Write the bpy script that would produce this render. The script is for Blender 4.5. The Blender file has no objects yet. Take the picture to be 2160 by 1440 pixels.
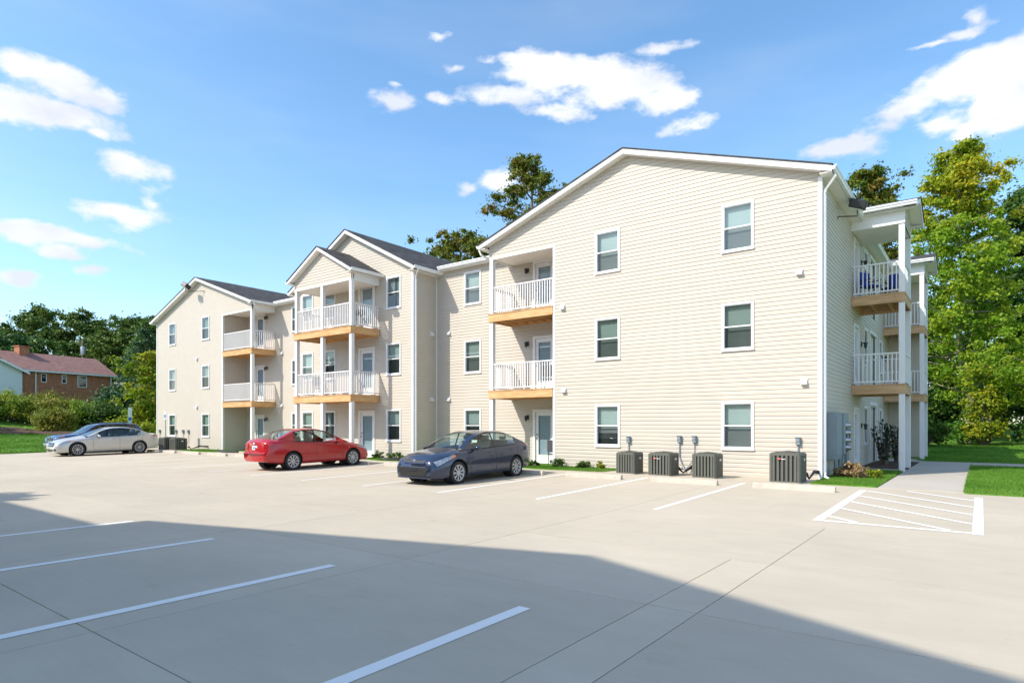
import bpy, math, random
import numpy as np
from mathutils import Vector, Matrix
random.seed(7); rng=np.random.default_rng(11)
R=math.radians
SC=bpy.context.scene; COL=SC.collection

# ---------------------------------------------------------------- camera
cam_d=bpy.data.cameras.new('camera'); cam=bpy.data.objects.new('camera',cam_d); COL.objects.link(cam)
cam.location=(0,0,1.62); cam.rotation_euler=(R(90),0,R(37.18))
cam_d.sensor_width=36; cam_d.lens=21.75; cam_d.shift_y=0.0815; cam_d.clip_end=3000; cam_d.clip_start=0.1
SC.camera=cam
# ---------------------------------------------------------------- light
SUN_EL=R(42); sx,sy=-0.47,-0.88
world=bpy.data.worlds.new('World'); SC.world=world; world.use_nodes=True
sun_d=bpy.data.lights.new('sun','SUN'); sun=bpy.data.objects.new('sun',sun_d); COL.objects.link(sun)
sun_d.energy=2.0; sun_d.angle=R(0.6); sun_d.color=(1.0,0.93,0.81)
tv=Vector((-sx*math.cos(SUN_EL),-sy*math.cos(SUN_EL),-math.sin(SUN_EL)))
sun.rotation_euler=tv.to_track_quat('-Z','Y').to_euler(); sun.location=(-20,-30,60)
SC.view_settings.view_transform='Standard'; SC.view_settings.look='None'
SC.view_settings.exposure=1.42; SC.view_settings.gamma=1.0
try: SC.view_settings.use_curve_mapping=False
except Exception: pass

def build_world():
    nt=world.node_tree; nt.nodes.clear(); N=nt.nodes.new; L=nt.links.new
    out=N('ShaderNodeOutputWorld'); bg=N('ShaderNodeBackground'); bg2=N('ShaderNodeBackground')
    sky=N('ShaderNodeTexSky'); sky.sky_type='NISHITA'; sky.sun_disc=False
    sky.sun_elevation=SUN_EL; sky.sun_rotation=math.atan2(sx,sy); sky.altitude=100; sky.air_density=1.0; sky.dust_density=1.0; sky.ozone_density=2.5
    bg.inputs[1].default_value=0.15
    hs=N('ShaderNodeHueSaturation'); hs.inputs['Hue'].default_value=.493; hs.inputs['Saturation'].default_value=1.12; hs.inputs['Value'].default_value=.72
    L(sky.outputs[0],hs.inputs['Color']); L(hs.outputs[0],bg.inputs[0])
    tc=N('ShaderNodeTexCoord'); sep=N('ShaderNodeSeparateXYZ'); L(tc.outputs['Generated'],sep.inputs[0])
    at=N('ShaderNodeMath'); at.operation='ARCTAN2'; L(sep.outputs[0],at.inputs[0]); L(sep.outputs[1],at.inputs[1])
    asn=N('ShaderNodeMath'); asn.operation='ARCSINE'; L(sep.outputs[2],asn.inputs[0])
    cmb=N('ShaderNodeCombineXYZ'); L(at.outputs[0],cmb.inputs[0]); L(asn.outputs[0],cmb.inputs[1])
    # warp the direction a little so cloud outlines are ragged
    ns=N('ShaderNodeTexNoise'); ns.inputs['Scale'].default_value=7; ns.inputs['Detail'].default_value=8; ns.inputs['Roughness'].default_value=0.62
    mp=N('ShaderNodeMapping'); mp.inputs['Scale'].default_value=(1,1,2.0); L(tc.outputs['Generated'],mp.inputs[0]); L(mp.outputs[0],ns.inputs['Vector'])
    wv=N('ShaderNodeVectorMath'); wv.operation='SUBTRACT'; L(ns.outputs['Color'],wv.inputs[0]); wv.inputs[1].default_value=(.5,.5,.5)
    ws=N('ShaderNodeVectorMath'); ws.operation='MULTIPLY_ADD'; L(wv.outputs[0],ws.inputs[0]); ws.inputs[1].default_value=(.085,.05,0); L(cmb.outputs[0],ws.inputs[2])
    # clouds: azimuth, elevation, half width, half height (degrees), weight
    f=1305.;th=R(37.18)
    def dirpx(x,y):
        X=(x-1080)/f; az=math.atan(X)-th; el=math.atan((896-y)/f/math.sqrt(1+X*X)); return math.degrees(az),math.degrees(el)
    CL=[(-53-12,19.2,5.6,2.9,1.0)]
    CL=[]
    for (x,y,w,h,k) in [(70,235,175,48,1.15),(120,165,110,42,1.0),(200,200,75,32,.8),(215,287,26,16,.6),(285,358,85,22,.6),(250,448,95,26,.65),(325,425,25,25,.5),(60,487,120,24,.9),(150,510,110,18,.7),(140,538,70,15,.75),(40,583,50,20,.75),(205,568,30,10,.5),
        (1190,160,150,42,1.1),(1310,180,120,50,1.15),(1400,215,75,35,.9),(1090,135,65,25,.85),(1060,205,75,26,.7),(1160,235,90,14,.5),(828,218,42,26,.62),(918,212,30,14,.62),(1028,137,26,14,.55),(825,180,14,8,.5),(938,80,24,10,.5),(962,148,26,8,.4),(1395,108,55,10,.5),(1455,262,60,14,.5),(985,402,24,12,.6),(1065,390,48,28,.65),
        (2060,165,150,58,1.2),(2130,220,120,70,1.1),(1930,225,90,38,.9),(1990,255,50,22,.6),(2040,280,26,24,.6),(1785,305,100,30,.95),(2030,62,75,17,.75),(2056,36,24,22,.6),(1975,85,36,9,.6),(2150,140,70,60,1.1),(2105,370,40,18,.35)]:
        a,e=dirpx(x,y); a2,_=dirpx(x+w,y); _,e2=dirpx(x,y-h); CL.append((a,e,abs(a2-a),abs(e2-e),k))
    CL=[(a,e,w,h,k*(1 if k>.85 else 1.08)) for a,e,w,h,k in CL]; rr=random.Random(3)
    for i in range(26):   # clouds invented for the unseen sky, many and large to add soft fill
        CL.append((22+(i*47)%262+rr.uniform(-6,6),rr.uniform(10,62),rr.uniform(7,13),rr.uniform(2.6,5.5),rr.uniform(.9,1.2)))
    acc=None
    for (a,e,w,h,k) in CL:
        a=(a+180)%360-180
        m=N('ShaderNodeVectorMath'); m.operation='MULTIPLY_ADD'; L(ws.outputs[0],m.inputs[0])
        fs=1.16 if k>.8 else 1.42; sxx=1/R(w*fs); syy=1/R(h*fs); m.inputs[1].default_value=(sxx,syy,0); m.inputs[2].default_value=(-R(a)*sxx,-R(e)*syy,0)
        ln=N('ShaderNodeVectorMath'); ln.operation='LENGTH'; L(m.outputs[0],ln.inputs[0])
        q=N('ShaderNodeMath'); q.operation='MULTIPLY_ADD'; L(ln.outputs['Value'],q.inputs[0]); q.inputs[1].default_value=-k; q.inputs[2].default_value=k
        if acc is None: acc=q
        else:
            mx=N('ShaderNodeMath'); mx.operation='SMOOTH_MAX'; mx.inputs[2].default_value=.12; L(acc.outputs[0],mx.inputs[0]); L(q.outputs[0],mx.inputs[1]); acc=mx
    n2=N('ShaderNodeTexNoise'); n2.inputs['Scale'].default_value=19; n2.inputs['Detail'].default_value=9; n2.inputs['Roughness'].default_value=0.6; L(mp.outputs[0],n2.inputs['Vector'])
    ad=N('ShaderNodeMath'); ad.operation='MULTIPLY_ADD'; L(n2.outputs['Fac'],ad.inputs[0]); ad.inputs[1].default_value=1.45; L(acc.outputs[0],ad.inputs[2])
    mr=N('ShaderNodeMapRange'); mr.interpolation_type='SMOOTHSTEP'; L(ad.outputs[0],mr.inputs['Value']); mr.inputs['From Min'].default_value=.74; mr.inputs['From Max'].default_value=1.28; mr.inputs['To Max'].default_value=.96
    # pale haze wisps low in the sky
    n3=N('ShaderNodeTexNoise'); n3.inputs['Scale'].default_value=3; n3.inputs['Detail'].default_value=5
    mp3=N('ShaderNodeMapping'); mp3.inputs['Scale'].default_value=(1,1,5); L(tc.outputs['Generated'],mp3.inputs[0]); L(mp3.outputs[0],n3.inputs['Vector'])
    w3=N('ShaderNodeMapRange'); L(n3.outputs['Fac'],w3.inputs['Value']); w3.inputs['From Min'].default_value=.42; w3.inputs['From Max'].default_value=.8; w3.inputs['To Max'].default_value=.12
    mxx=N('ShaderNodeMath'); mxx.operation='MAXIMUM'; L(mr.outputs[0],mxx.inputs[0]); L(w3.outputs[0],mxx.inputs[1])
    # cloud colour: white with softly grey-lilac cores
    n4=N('ShaderNodeTexNoise'); n4.inputs['Scale'].default_value=9; n4.inputs['Detail'].default_value=4; L(mp.outputs[0],n4.inputs['Vector'])
    cr=N('ShaderNodeValToRGB'); cr.color_ramp.elements[0].position=.38; cr.color_ramp.elements[0].color=(.74,.78,.88,1); cr.color_ramp.elements[1].position=.60; cr.color_ramp.elements[1].color=(.97,.98,1,1); L(n4.outputs['Fac'],cr.inputs[0])
    bg2.inputs[1].default_value=CLOUD
    L(cr.outputs[0],bg2.inputs[0])
    mix=N('ShaderNodeMixShader'); L(mxx.outputs[0],mix.inputs[0]); L(bg.outputs[0],mix.inputs[1]); L(bg2.outputs[0],mix.inputs[2]); L(mix.outputs[0],out.inputs[0])
CLOUD=0.43
build_world()
world.cycles.sampling_method='MANUAL'; world.cycles.sample_map_resolution=512

# ---------------------------------------------------------------- helpers
def node_mat(name):
    m=bpy.data.materials.new(name); m.use_nodes=True; nt=m.node_tree; return m,nt,nt.nodes['Principled BSDF']
def mat(name,col,rough=.6,metal=0,var=.06,scale=6,bump=0,bscale=40,spec=.5,coat=0,stretch=(1,1,1),rand=0,detail=4,objspace=False):
    m,nt,b=node_mat(name); N=nt.nodes.new; L=nt.links.new
    b.inputs['Roughness'].default_value=rough; b.inputs['Metallic'].default_value=metal
    b.inputs['Specular IOR Level'].default_value=spec; b.inputs['Coat Weight'].default_value=coat; b.inputs['Coat Roughness'].default_value=.03
    g=N('ShaderNodeNewGeometry'); mp=N('ShaderNodeMapping'); mp.inputs['Scale'].default_value=stretch; L(g.outputs['Position'],mp.inputs[0])
    n=N('ShaderNodeTexNoise'); n.inputs['Scale'].default_value=scale; n.inputs['Detail'].default_value=detail; L(mp.outputs[0],n.inputs['Vector'])
    mr=N('ShaderNodeMapRange'); mr.inputs['From Min'].default_value=.3; mr.inputs['From Max'].default_value=.7; mr.inputs['To Min'].default_value=1-var; mr.inputs['To Max'].default_value=1+var; L(n.outputs['Fac'],mr.inputs['Value'])
    src=mr.outputs[0]
    if rand:
        oi=N('ShaderNodeObjectInfo'); r2=N('ShaderNodeMapRange'); r2.inputs['To Min'].default_value=1-rand; r2.inputs['To Max'].default_value=1+rand; L(oi.outputs['Random'],r2.inputs['Value'])
        mm=N('ShaderNodeMath'); mm.operation='MULTIPLY'; L(src,mm.inputs[0]); L(r2.outputs[0],mm.inputs[1]); src=mm.outputs[0]
    vm=N('ShaderNodeVectorMath'); vm.operation='SCALE'; vm.inputs[0].default_value=col; L(src,vm.inputs['Scale']); L(vm.outputs[0],b.inputs['Base Color'])
    if bump:
        n2=N('ShaderNodeTexNoise'); n2.inputs['Scale'].default_value=bscale; n2.inputs['Detail'].default_value=5; L(mp.outputs[0],n2.inputs['Vector'])
        bp=N('ShaderNodeBump'); bp.inputs['Strength'].default_value=bump; bp.inputs['Distance'].default_value=.02; L(n2.outputs['Fac'],bp.inputs['Height']); L(bp.outputs[0],b.inputs['Normal'])
    return m
def concrete_mat(name,col,rand=.035):
    m,nt,b=node_mat(name); N=nt.nodes.new; L=nt.links.new; b.inputs['Roughness'].default_value=.85; b.inputs['Specular IOR Level'].default_value=.3
    g=N('ShaderNodeNewGeometry')
    def noise(s,d,st=(1,1,1),r=.55):
        mp=N('ShaderNodeMapping'); mp.inputs['Scale'].default_value=st; L(g.outputs['Position'],mp.inputs[0])
        n=N('ShaderNodeTexNoise'); n.inputs['Scale'].default_value=s; n.inputs['Detail'].default_value=d; n.inputs['Roughness'].default_value=r; L(mp.outputs[0],n.inputs['Vector']); return n.outputs['Fac']
    def rngn(fac,a,b_,lo,hi):
        r=N('ShaderNodeMapRange'); L(fac,r.inputs['Value']); r.inputs['From Min'].default_value=a; r.inputs['From Max'].default_value=b_; r.inputs['To Min'].default_value=lo; r.inputs['To Max'].default_value=hi; return r.outputs[0]
    def mul(a,c):
        q=N('ShaderNodeMath'); q.operation='MULTIPLY'; L(a,q.inputs[0]); L(c,q.inputs[1]); return q.outputs[0]
    v=mul(rngn(noise(.35,5),.3,.7,.93,1.06),rngn(noise(1.3,5,(1,2.6,1)),.3,.7,.965,1.03))
    v=mul(v,rngn(noise(60,3),.3,.7,.97,1.03)); v=mul(v,rngn(noise(22,2,(.12,1,1)),.35,.65,.985,1.012))
    v=mul(v,rngn(noise(.9,7,r=.7),.60,.74,1,.88))      # darker tyre and water stains with their own outline
    v=mul(v,rngn(noise(2.6,3,r=.5),.70,.735,1,.93)); v=mul(v,rngn(noise(.55,6,(6,.5,1),.6),.62,.72,1,.955)); v=mul(v,rngn(noise(13,2),.735,.76,1,.86))
    oi=N('ShaderNodeObjectInfo'); v=mul(v,rngn(oi.outputs['Random'],0,1,1-rand,1+rand))
    vm=N('ShaderNodeVectorMath'); vm.operation='SCALE'; vm.inputs[0].default_value=col; L(v,vm.inputs['Scale']); L(vm.outputs[0],b.inputs['Base Color'])
    bp=N('ShaderNodeBump'); bp.inputs['Strength'].default_value=.12; bp.inputs['Distance'].default_value=.01; L(noise(90,4,(.25,1,1)),bp.inputs['Height']); L(bp.outputs[0],b.inputs['Normal'])
    return m
def worn_line(name,col,thr):
    """road paint with chips where the concrete shows"""
    m,nt,b=node_mat(name); N=nt.nodes.new; L=nt.links.new; b.inputs['Roughness'].default_value=.7
    g=N('ShaderNodeNewGeometry'); n=N('ShaderNodeTexNoise'); n.inputs['Scale'].default_value=9; n.inputs['Detail'].default_value=8; n.inputs['Roughness'].default_value=.75; L(g.outputs['Position'],n.inputs['Vector'])
    r=N('ShaderNodeMapRange'); L(n.outputs['Fac'],r.inputs['Value']); r.inputs['From Min'].default_value=thr-.12; r.inputs['From Max'].default_value=thr
    mx=N('ShaderNodeMix'); mx.data_type='RGBA'; L(r.outputs[0],mx.inputs[0]); mx.inputs[6].default_value=(*col,1); mx.inputs[7].default_value=(.50,.44,.36,1); L(mx.outputs[2],b.inputs['Base Color']); return m
def glass_mat(name,tint,ior=1.5,rough=.0):
    m=bpy.data.materials.new(name); m.use_nodes=True; nt=m.node_tree; nt.nodes.clear(); N=nt.nodes.new; L=nt.links.new
    o=N('ShaderNodeOutputMaterial'); t=N('ShaderNodeBsdfTransparent'); t.inputs[0].default_value=(*tint,1); g=N('ShaderNodeBsdfGlossy'); g.inputs['Roughness'].default_value=rough
    n=N('ShaderNodeTexNoise'); n.inputs['Scale'].default_value=1.3; bp=N('ShaderNodeBump'); bp.inputs['Strength'].default_value=.03; L(n.outputs['Fac'],bp.inputs['Height']); L(bp.outputs[0],g.inputs['Normal'])
    lw=N('ShaderNodeLayerWeight'); lw.inputs['Blend'].default_value=.5; pw=N('ShaderNodeMath'); pw.operation='POWER'; L(lw.outputs['Facing'],pw.inputs[0]); pw.inputs[1].default_value=4.5
    f0=((ior-1)/(ior+1))**2; ma=N('ShaderNodeMath'); ma.operation='MULTIPLY_ADD'; L(pw.outputs[0],ma.inputs[0]); ma.inputs[1].default_value=1-2*f0; ma.inputs[2].default_value=f0*2
    mx=N('ShaderNodeMixShader'); L(ma.outputs[0],mx.inputs[0]); L(t.outputs[0],mx.inputs[1]); L(g.outputs[0],mx.inputs[2]); L(mx.outputs[0],o.inputs[0]); return m
def leaf_mat(name,cols,trans=.35,rough=.55):
    """leaves: hue varies leaf by leaf and in broad drifts"""
    m=bpy.data.materials.new(name); m.use_nodes=True; nt=m.node_tree; nt.nodes.clear(); N=nt.nodes.new; L=nt.links.new
    o=N('ShaderNodeOutputMaterial'); g=N('ShaderNodeNewGeometry'); n=N('ShaderNodeTexNoise'); n.inputs['Scale'].default_value=.45; n.inputs['Detail'].default_value=3; L(g.outputs['Position'],n.inputs['Vector'])
    a=N('ShaderNodeMath'); a.operation='MULTIPLY_ADD'; L(n.outputs['Fac'],a.inputs[0]); a.inputs[1].default_value=1.5; a.inputs[2].default_value=-.5
    c=N('ShaderNodeMath'); c.operation='MULTIPLY_ADD'; L(g.outputs['Random Per Island'],c.inputs[0]); c.inputs[1].default_value=.5; L(a.outputs[0],c.inputs[2])
    r=N('ShaderNodeValToRGB'); els=r.color_ramp.elements
    while len(els)<len(cols): els.new(.5)
    for i,cc in enumerate(cols): els[i].position=i/(len(cols)-1); els[i].color=(*cc,1)
    L(c.outputs[0],r.inputs[0])
    d=N('ShaderNodeBsdfPrincipled'); d.inputs['Roughness'].default_value=rough; d.inputs['Specular IOR Level'].default_value=.35; L(r.outputs[0],d.inputs['Base Color'])
    t=N('ShaderNodeBsdfTranslucent'); L(r.outputs[0],t.inputs[0]); mx=N('ShaderNodeMixShader'); mx.inputs[0].default_value=trans; L(d.outputs[0],mx.inputs[1]); L(t.outputs[0],mx.inputs[2]); L(mx.outputs[0],o.inputs[0]); return m
def brick_mat(name,c1,c2,mortar,scale,axis='XZ',bw=.5,rh=.25,ms=.02,bump=.4,rough=.85):
    m,nt,b=node_mat(name); N=nt.nodes.new; L=nt.links.new; b.inputs['Roughness'].default_value=rough; b.inputs['Specular IOR Level'].default_value=.25
    tc=N('ShaderNodeTexCoord'); s=N('ShaderNodeSeparateXYZ'); L(tc.outputs['Object'],s.inputs[0]); c=N('ShaderNodeCombineXYZ')
    ad=N('ShaderNodeMath'); ad.operation='ADD'
    if axis=='XZ': L(s.outputs[0],ad.inputs[0]); L(s.outputs[1],ad.inputs[1]); L(ad.outputs[0],c.inputs[0]); L(s.outputs[2],c.inputs[1])
    else: L(s.outputs[1],c.inputs[0]); L(s.outputs[2],c.inputs[1])
    t=N('ShaderNodeTexBrick'); t.inputs['Scale'].default_value=scale; t.inputs['Color1'].default_value=(*c1,1); t.inputs['Color2'].default_value=(*c2,1); t.inputs['Mortar'].default_value=(*mortar,1)
    t.inputs['Mortar Size'].default_value=ms; t.inputs['Brick Width'].default_value=bw; t.inputs['Row Height'].default_value=rh; L(c.outputs[0],t.inputs['Vector'])
    n=N('ShaderNodeTexNoise'); n.inputs['Scale'].default_value=2.5; n.inputs['Detail'].default_value=6; L(tc.outputs['Object'],n.inputs['Vector'])
    mr=N('ShaderNodeMapRange'); mr.inputs['From Min'].default_value=.3; mr.inputs['From Max'].default_value=.7; mr.inputs['To Min'].default_value=.8; mr.inputs['To Max'].default_value=1.2; L(n.outputs['Fac'],mr.inputs['Value'])
    vm=N('ShaderNodeVectorMath'); vm.operation='SCALE'; L(t.outputs['Color'],vm.inputs[0]); L(mr.outputs[0],vm.inputs['Scale']); L(vm.outputs[0],b.inputs['Base Color'])
    bp=N('ShaderNodeBump'); bp.inputs['Strength'].default_value=bump; bp.inputs['Distance'].default_value=.01; bp.invert=True; L(t.outputs['Fac'],bp.inputs['Height']); L(bp.outputs[0],b.inputs['Normal']); return m
def wood_mat(name,c1,c2):
    m,nt,b=node_mat(name); N=nt.nodes.new; L=nt.links.new; b.inputs['Roughness'].default_value=.7
    g=N('ShaderNodeNewGeometry')
    def nz(s,st,d=4):
        mp=N('ShaderNodeMapping'); mp.inputs['Scale'].default_value=st; L(g.outputs['Position'],mp.inputs[0]); n=N('ShaderNodeTexNoise'); n.inputs['Scale'].default_value=s; n.inputs['Detail'].default_value=d; L(mp.outputs[0],n.inputs['Vector']); return n.outputs['Fac']
    r=N('ShaderNodeValToRGB'); r.color_ramp.elements[0].position=.3; r.color_ramp.elements[0].color=(*c1,1); r.color_ramp.elements[1].position=.68; r.color_ramp.elements[1].color=(*c2,1); L(nz(1.6,(1,1,6)),r.inputs[0])
    k=N('ShaderNodeMapRange'); L(nz(7,(1,1,1.6),2),k.inputs['Value']); k.inputs['From Min'].default_value=.66; k.inputs['From Max'].default_value=.74; k.inputs['To Min'].default_value=1; k.inputs['To Max'].default_value=.45
    vm=N('ShaderNodeVectorMath'); vm.operation='SCALE'; L(r.outputs[0],vm.inputs[0]); L(k.outputs[0],vm.inputs['Scale']); L(vm.outputs[0],b.inputs['Base Color']); return m
def paint_mat(name,col,metal=.0,rough=.3):
    return mat(name,col,rough,metal,var=.03,scale=3,coat=.7)

class MB:
    def __init__(s): s.v=[]; s.f=[]; s.mi=[]
    def add(s,vs,fs,mi=0):
        o=len(s.v); s.v.extend([tuple(v) for v in vs]); s.f.extend([tuple(i+o for i in f) for f in fs]); s.mi.extend([mi]*len(fs)); return s
    def box(s,x0,x1,y0,y1,z0,z1,mi=0):
        return s.add([(x0,y0,z0),(x1,y0,z0),(x1,y1,z0),(x0,y1,z0),(x0,y0,z1),(x1,y0,z1),(x1,y1,z1),(x0,y1,z1)],[(0,3,2,1),(4,5,6,7),(0,1,5,4),(1,2,6,5),(2,3,7,6),(3,0,4,7)],mi)
    def prism(s,poly,d,mi=0):
        """poly: 3D points of one face, extruded by vector d"""
        n=len(poly); d=Vector(d); a=[Vector(p) for p in poly]; b=[p+d for p in a]
        return s.add(a+b,[tuple(range(n))[::-1],tuple(range(n,2*n))]+[(i,(i+1)%n,n+(i+1)%n,n+i) for i in range(n)],mi)
    def tube(s,pts,rad,n=8,mi=0,cap=True):
        pts=[Vector(p) for p in pts]
        if not hasattr(rad,'__len__'): rad=[rad]*len(pts)
        o=len(s.v); up=Vector((0,0,1))
        for i,p in enumerate(pts):
            t=(pts[min(i+1,len(pts)-1)]-pts[max(i-1,0)]).normalized()
            u=t.cross(up)
            if u.length<.05: u=t.cross(Vector((1,0,0)))
            u.normalize(); w=t.cross(u)
            for k in range(n):
                a=2*math.pi*k/n; q=p+(u*math.cos(a)+w*math.sin(a))*rad[i]; s.v.append(tuple(q))
        for i in range(len(pts)-1):
            for k in range(n):
                s.f.append((o+i*n+k,o+i*n+(k+1)%n,o+(i+1)*n+(k+1)%n,o+(i+1)*n+k)); s.mi.append(mi)
        if cap:
            s.f.append(tuple(o+k for k in range(n))); s.mi.append(mi); e=o+(len(pts)-1)*n; s.f.append(tuple(e+k for k in range(n))[::-1]); s.mi.append(mi)
        return s
    def lathe(s,prof,n=24,c=(0,0,0),axis='Z',mi=0):
        """prof: (r, h) list revolved about axis"""
        o=len(s.v)
        for (r,h) in prof:
            for k in range(n):
                a=2*math.pi*k/n; x,y=r*math.cos(a),r*math.sin(a)
                p=(x,y,h) if axis=='Z' else ((h,x,y) if axis=='X' else (x,h,y)); s.v.append((p[0]+c[0],p[1]+c[1],p[2]+c[2]))
        for i in range(len(prof)-1):
            for k in range(n): s.f.append((o+i*n+k,o+i*n+(k+1)%n,o+(i+1)*n+(k+1)%n,o+(i+1)*n+k)); s.mi.append(mi)
        return s
    def mesh(s,name,mats=None,smooth=False,angle=None):
        me=bpy.data.meshes.new(name); me.from_pydata(s.v,[],s.f)
        if mats is not None:
            for m in (mats if isinstance(mats,(list,tuple)) else [mats]): me.materials.append(m)
        if any(s.mi): me.polygons.foreach_set('material_index',s.mi)
        if smooth:
            me.polygons.foreach_set('use_smooth',[True]*len(me.polygons))
            if angle: me.set_sharp_from_angle(angle=R(angle))
        me.update(); return me
    def build(s,name,mats,parent=None,loc=None,rotz=0,bevel=0,smooth=False,angle=None,fixn=False):
        me=s.mesh(name,mats,smooth,angle)
        if fixn:
            import bmesh; b=bmesh.new(); b.from_mesh(me); bmesh.ops.recalc_face_normals(b,faces=b.faces); b.to_mesh(me); b.free()
        o=bpy.data.objects.new(name,me); COL.objects.link(o)
        if loc is not None: o.location=loc
        o.rotation_euler=(0,0,rotz)
        if parent is not None: attach(o,parent,loc is None)
        if bevel:
            md=o.modifiers.new('bevel','BEVEL'); md.width=bevel; md.segments=1; md.limit_method='ANGLE'
        return o
def wmat(o):
    """world matrix worked out from loc/rot and parents (no depsgraph update needed)"""
    m=Matrix.Translation(o.location)@o.rotation_euler.to_matrix().to_4x4()
    if o.parent: return wmat(o.parent)@o.matrix_parent_inverse@m
    return m
def attach(o,p,world_coords=True):
    o.parent=p
    if world_coords: o.matrix_parent_inverse=wmat(p).inverted()
def tag(o,label=None,cat=None,group=None,kind=None):
    if label: o['label']=label
    if cat: o['category']=cat
    if group: o['group']=group
    if kind: o['kind']=kind
    return o
def empty(name,loc,label,cat,group=None,rotz=0):
    o=bpy.data.objects.new(name,None); COL.objects.link(o); o.location=loc; o.rotation_euler=(0,0,rotz); o.empty_display_size=.3
    return tag(o,label,cat,group)
def inst(name,me,parent,loc,rotz=0,world=False):
    o=bpy.data.objects.new(name,me); COL.objects.link(o); o.location=loc; o.rotation_euler=(0,0,rotz); o.parent=parent
    if world: o.matrix_parent_inverse=wmat(parent).inverted()
    return o
def np_mesh(name,V,F,m,smooth=False):
    me=bpy.data.meshes.new(name); V=np.asarray(V,dtype=np.float32); F=np.asarray(F,dtype=np.int32); k=F.shape[1]
    me.vertices.add(len(V)); me.vertices.foreach_set('co',V.ravel()); me.loops.add(F.size); me.loops.foreach_set('vertex_index',F.ravel())
    me.polygons.add(len(F)); me.polygons.foreach_set('loop_start',np.arange(0,F.size,k,dtype=np.int32)); 
    try: me.polygons.foreach_set('loop_total',np.full(len(F),k,dtype=np.int32))
    except Exception: pass
    me.materials.append(m); me.update(calc_edges=True); me.validate(); 
    if smooth: me.polygons.foreach_set('use_smooth',[True]*len(me.polygons))
    return me

# ---------------------------------------------------------------- materials
M={}
M['siding']=mat('cream_vinyl_siding',(.525,.475,.405),.55,var=.02,scale=1.5,rand=.025,spec=.4)
M['white']=mat('white_trim_paint',(.74,.74,.74),.5,var=.02,scale=3)
M['soffit']=mat('white_soffit_panel',(.78,.765,.73),.6,var=.02,scale=3)
M['gutter']=mat('white_gutter_metal',(.80,.81,.82),.35,var=.02,scale=3)
M['wood']=wood_mat('new_pine_deck_wood',(.52,.27,.10),(.68,.42,.20))
M['wood_old']=wood_mat('weathered_deck_wood',(.44,.26,.13),(.60,.39,.21))
M['shingle']=brick_mat('charcoal_asphalt_shingles',(.045,.042,.042),(.085,.08,.078),(.03,.03,.03),1.0,bw=.33,rh=.14,ms=.006)
M['inner']=mat('dark_interior',(.05,.05,.05),.9)
M['concrete']=concrete_mat('light_broom_finished_concrete',(.50,.437,.345))
M['concrete2']=concrete_mat('pale_sidewalk_concrete',(.475,.43,.37))
M['stop']=mat('wheel_stop_concrete',(.50,.45,.38),.85,var=.12,scale=5,bump=.2)
M['line']=worn_line('white_road_paint',(.80,.80,.78),.74)
M['line2']=worn_line('worn_white_road_paint',(.70,.68,.63),.60)
M['grass']=leaf_mat('mown_grass_blades',[(.07,.18,.015),(.12,.27,.025),(.20,.34,.05)],.3,.7)
M['lawn']=mat('lawn_turf',(.10,.215,.028),.9,var=.35,scale=5,bump=.5,bscale=30,spec=.1,detail=8)
M['mulch']=mat('brown_mulch',(.11,.075,.055),.95,var=.35,scale=8,bump=.6,bscale=20,spec=.1)
M['black']=mat('black_metal',(.02,.02,.022),.45)
M['grey']=mat('grey_enamelled_metal',(.22,.27,.30),.45,var=.04)
M['galv']=mat('galvanised_steel',(.40,.42,.44),.35,.7)
M['ac']=mat('grey_green_condenser_metal',(.115,.12,.10),.5,var=.05)
M['acdark']=mat('dark_condenser_coil',(.035,.037,.033),.7)
M['red']=mat('red_badge',(.6,.03,.03),.4)
M['pane']=glass_mat('tinted_window_glass',(.66,.76,.78),1.5)
M['pane_low']=glass_mat('screened_window_glass',(.43,.47,.49),1.42,.02)
M['pane_door']=glass_mat('blue_door_glass',(.60,.70,.80),1.5)
M['blind']=mat('pale_window_blind',(.80,.82,.74),.8,var=.03,scale=3,stretch=(1,1,14))
M['blind2']=mat('grey_window_blind',(.45,.48,.40),.8,var=.03,scale=3,stretch=(1,1,14))
M['dimroom']=mat('dim_room_behind_glass',(.10,.11,.10),.9,var=.3,scale=2)
M['curtain']=mat('grey_curtain',(.34,.36,.36),.9,var=.25,scale=5,stretch=(6,6,.4))
M['blind3']=mat('green_grey_window_blind',(.58,.61,.55),.8,var=.03,scale=3,stretch=(1,1,14))
M['bark']=mat('tree_bark',(.14,.11,.085),.9,var=.3,scale=6,bump=.5,stretch=(1,1,.3))
M['bark2']=mat('pale_tree_bark',(.27,.23,.18),.9,var=.3,scale=5,bump=.5,stretch=(1,1,.3))
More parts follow.
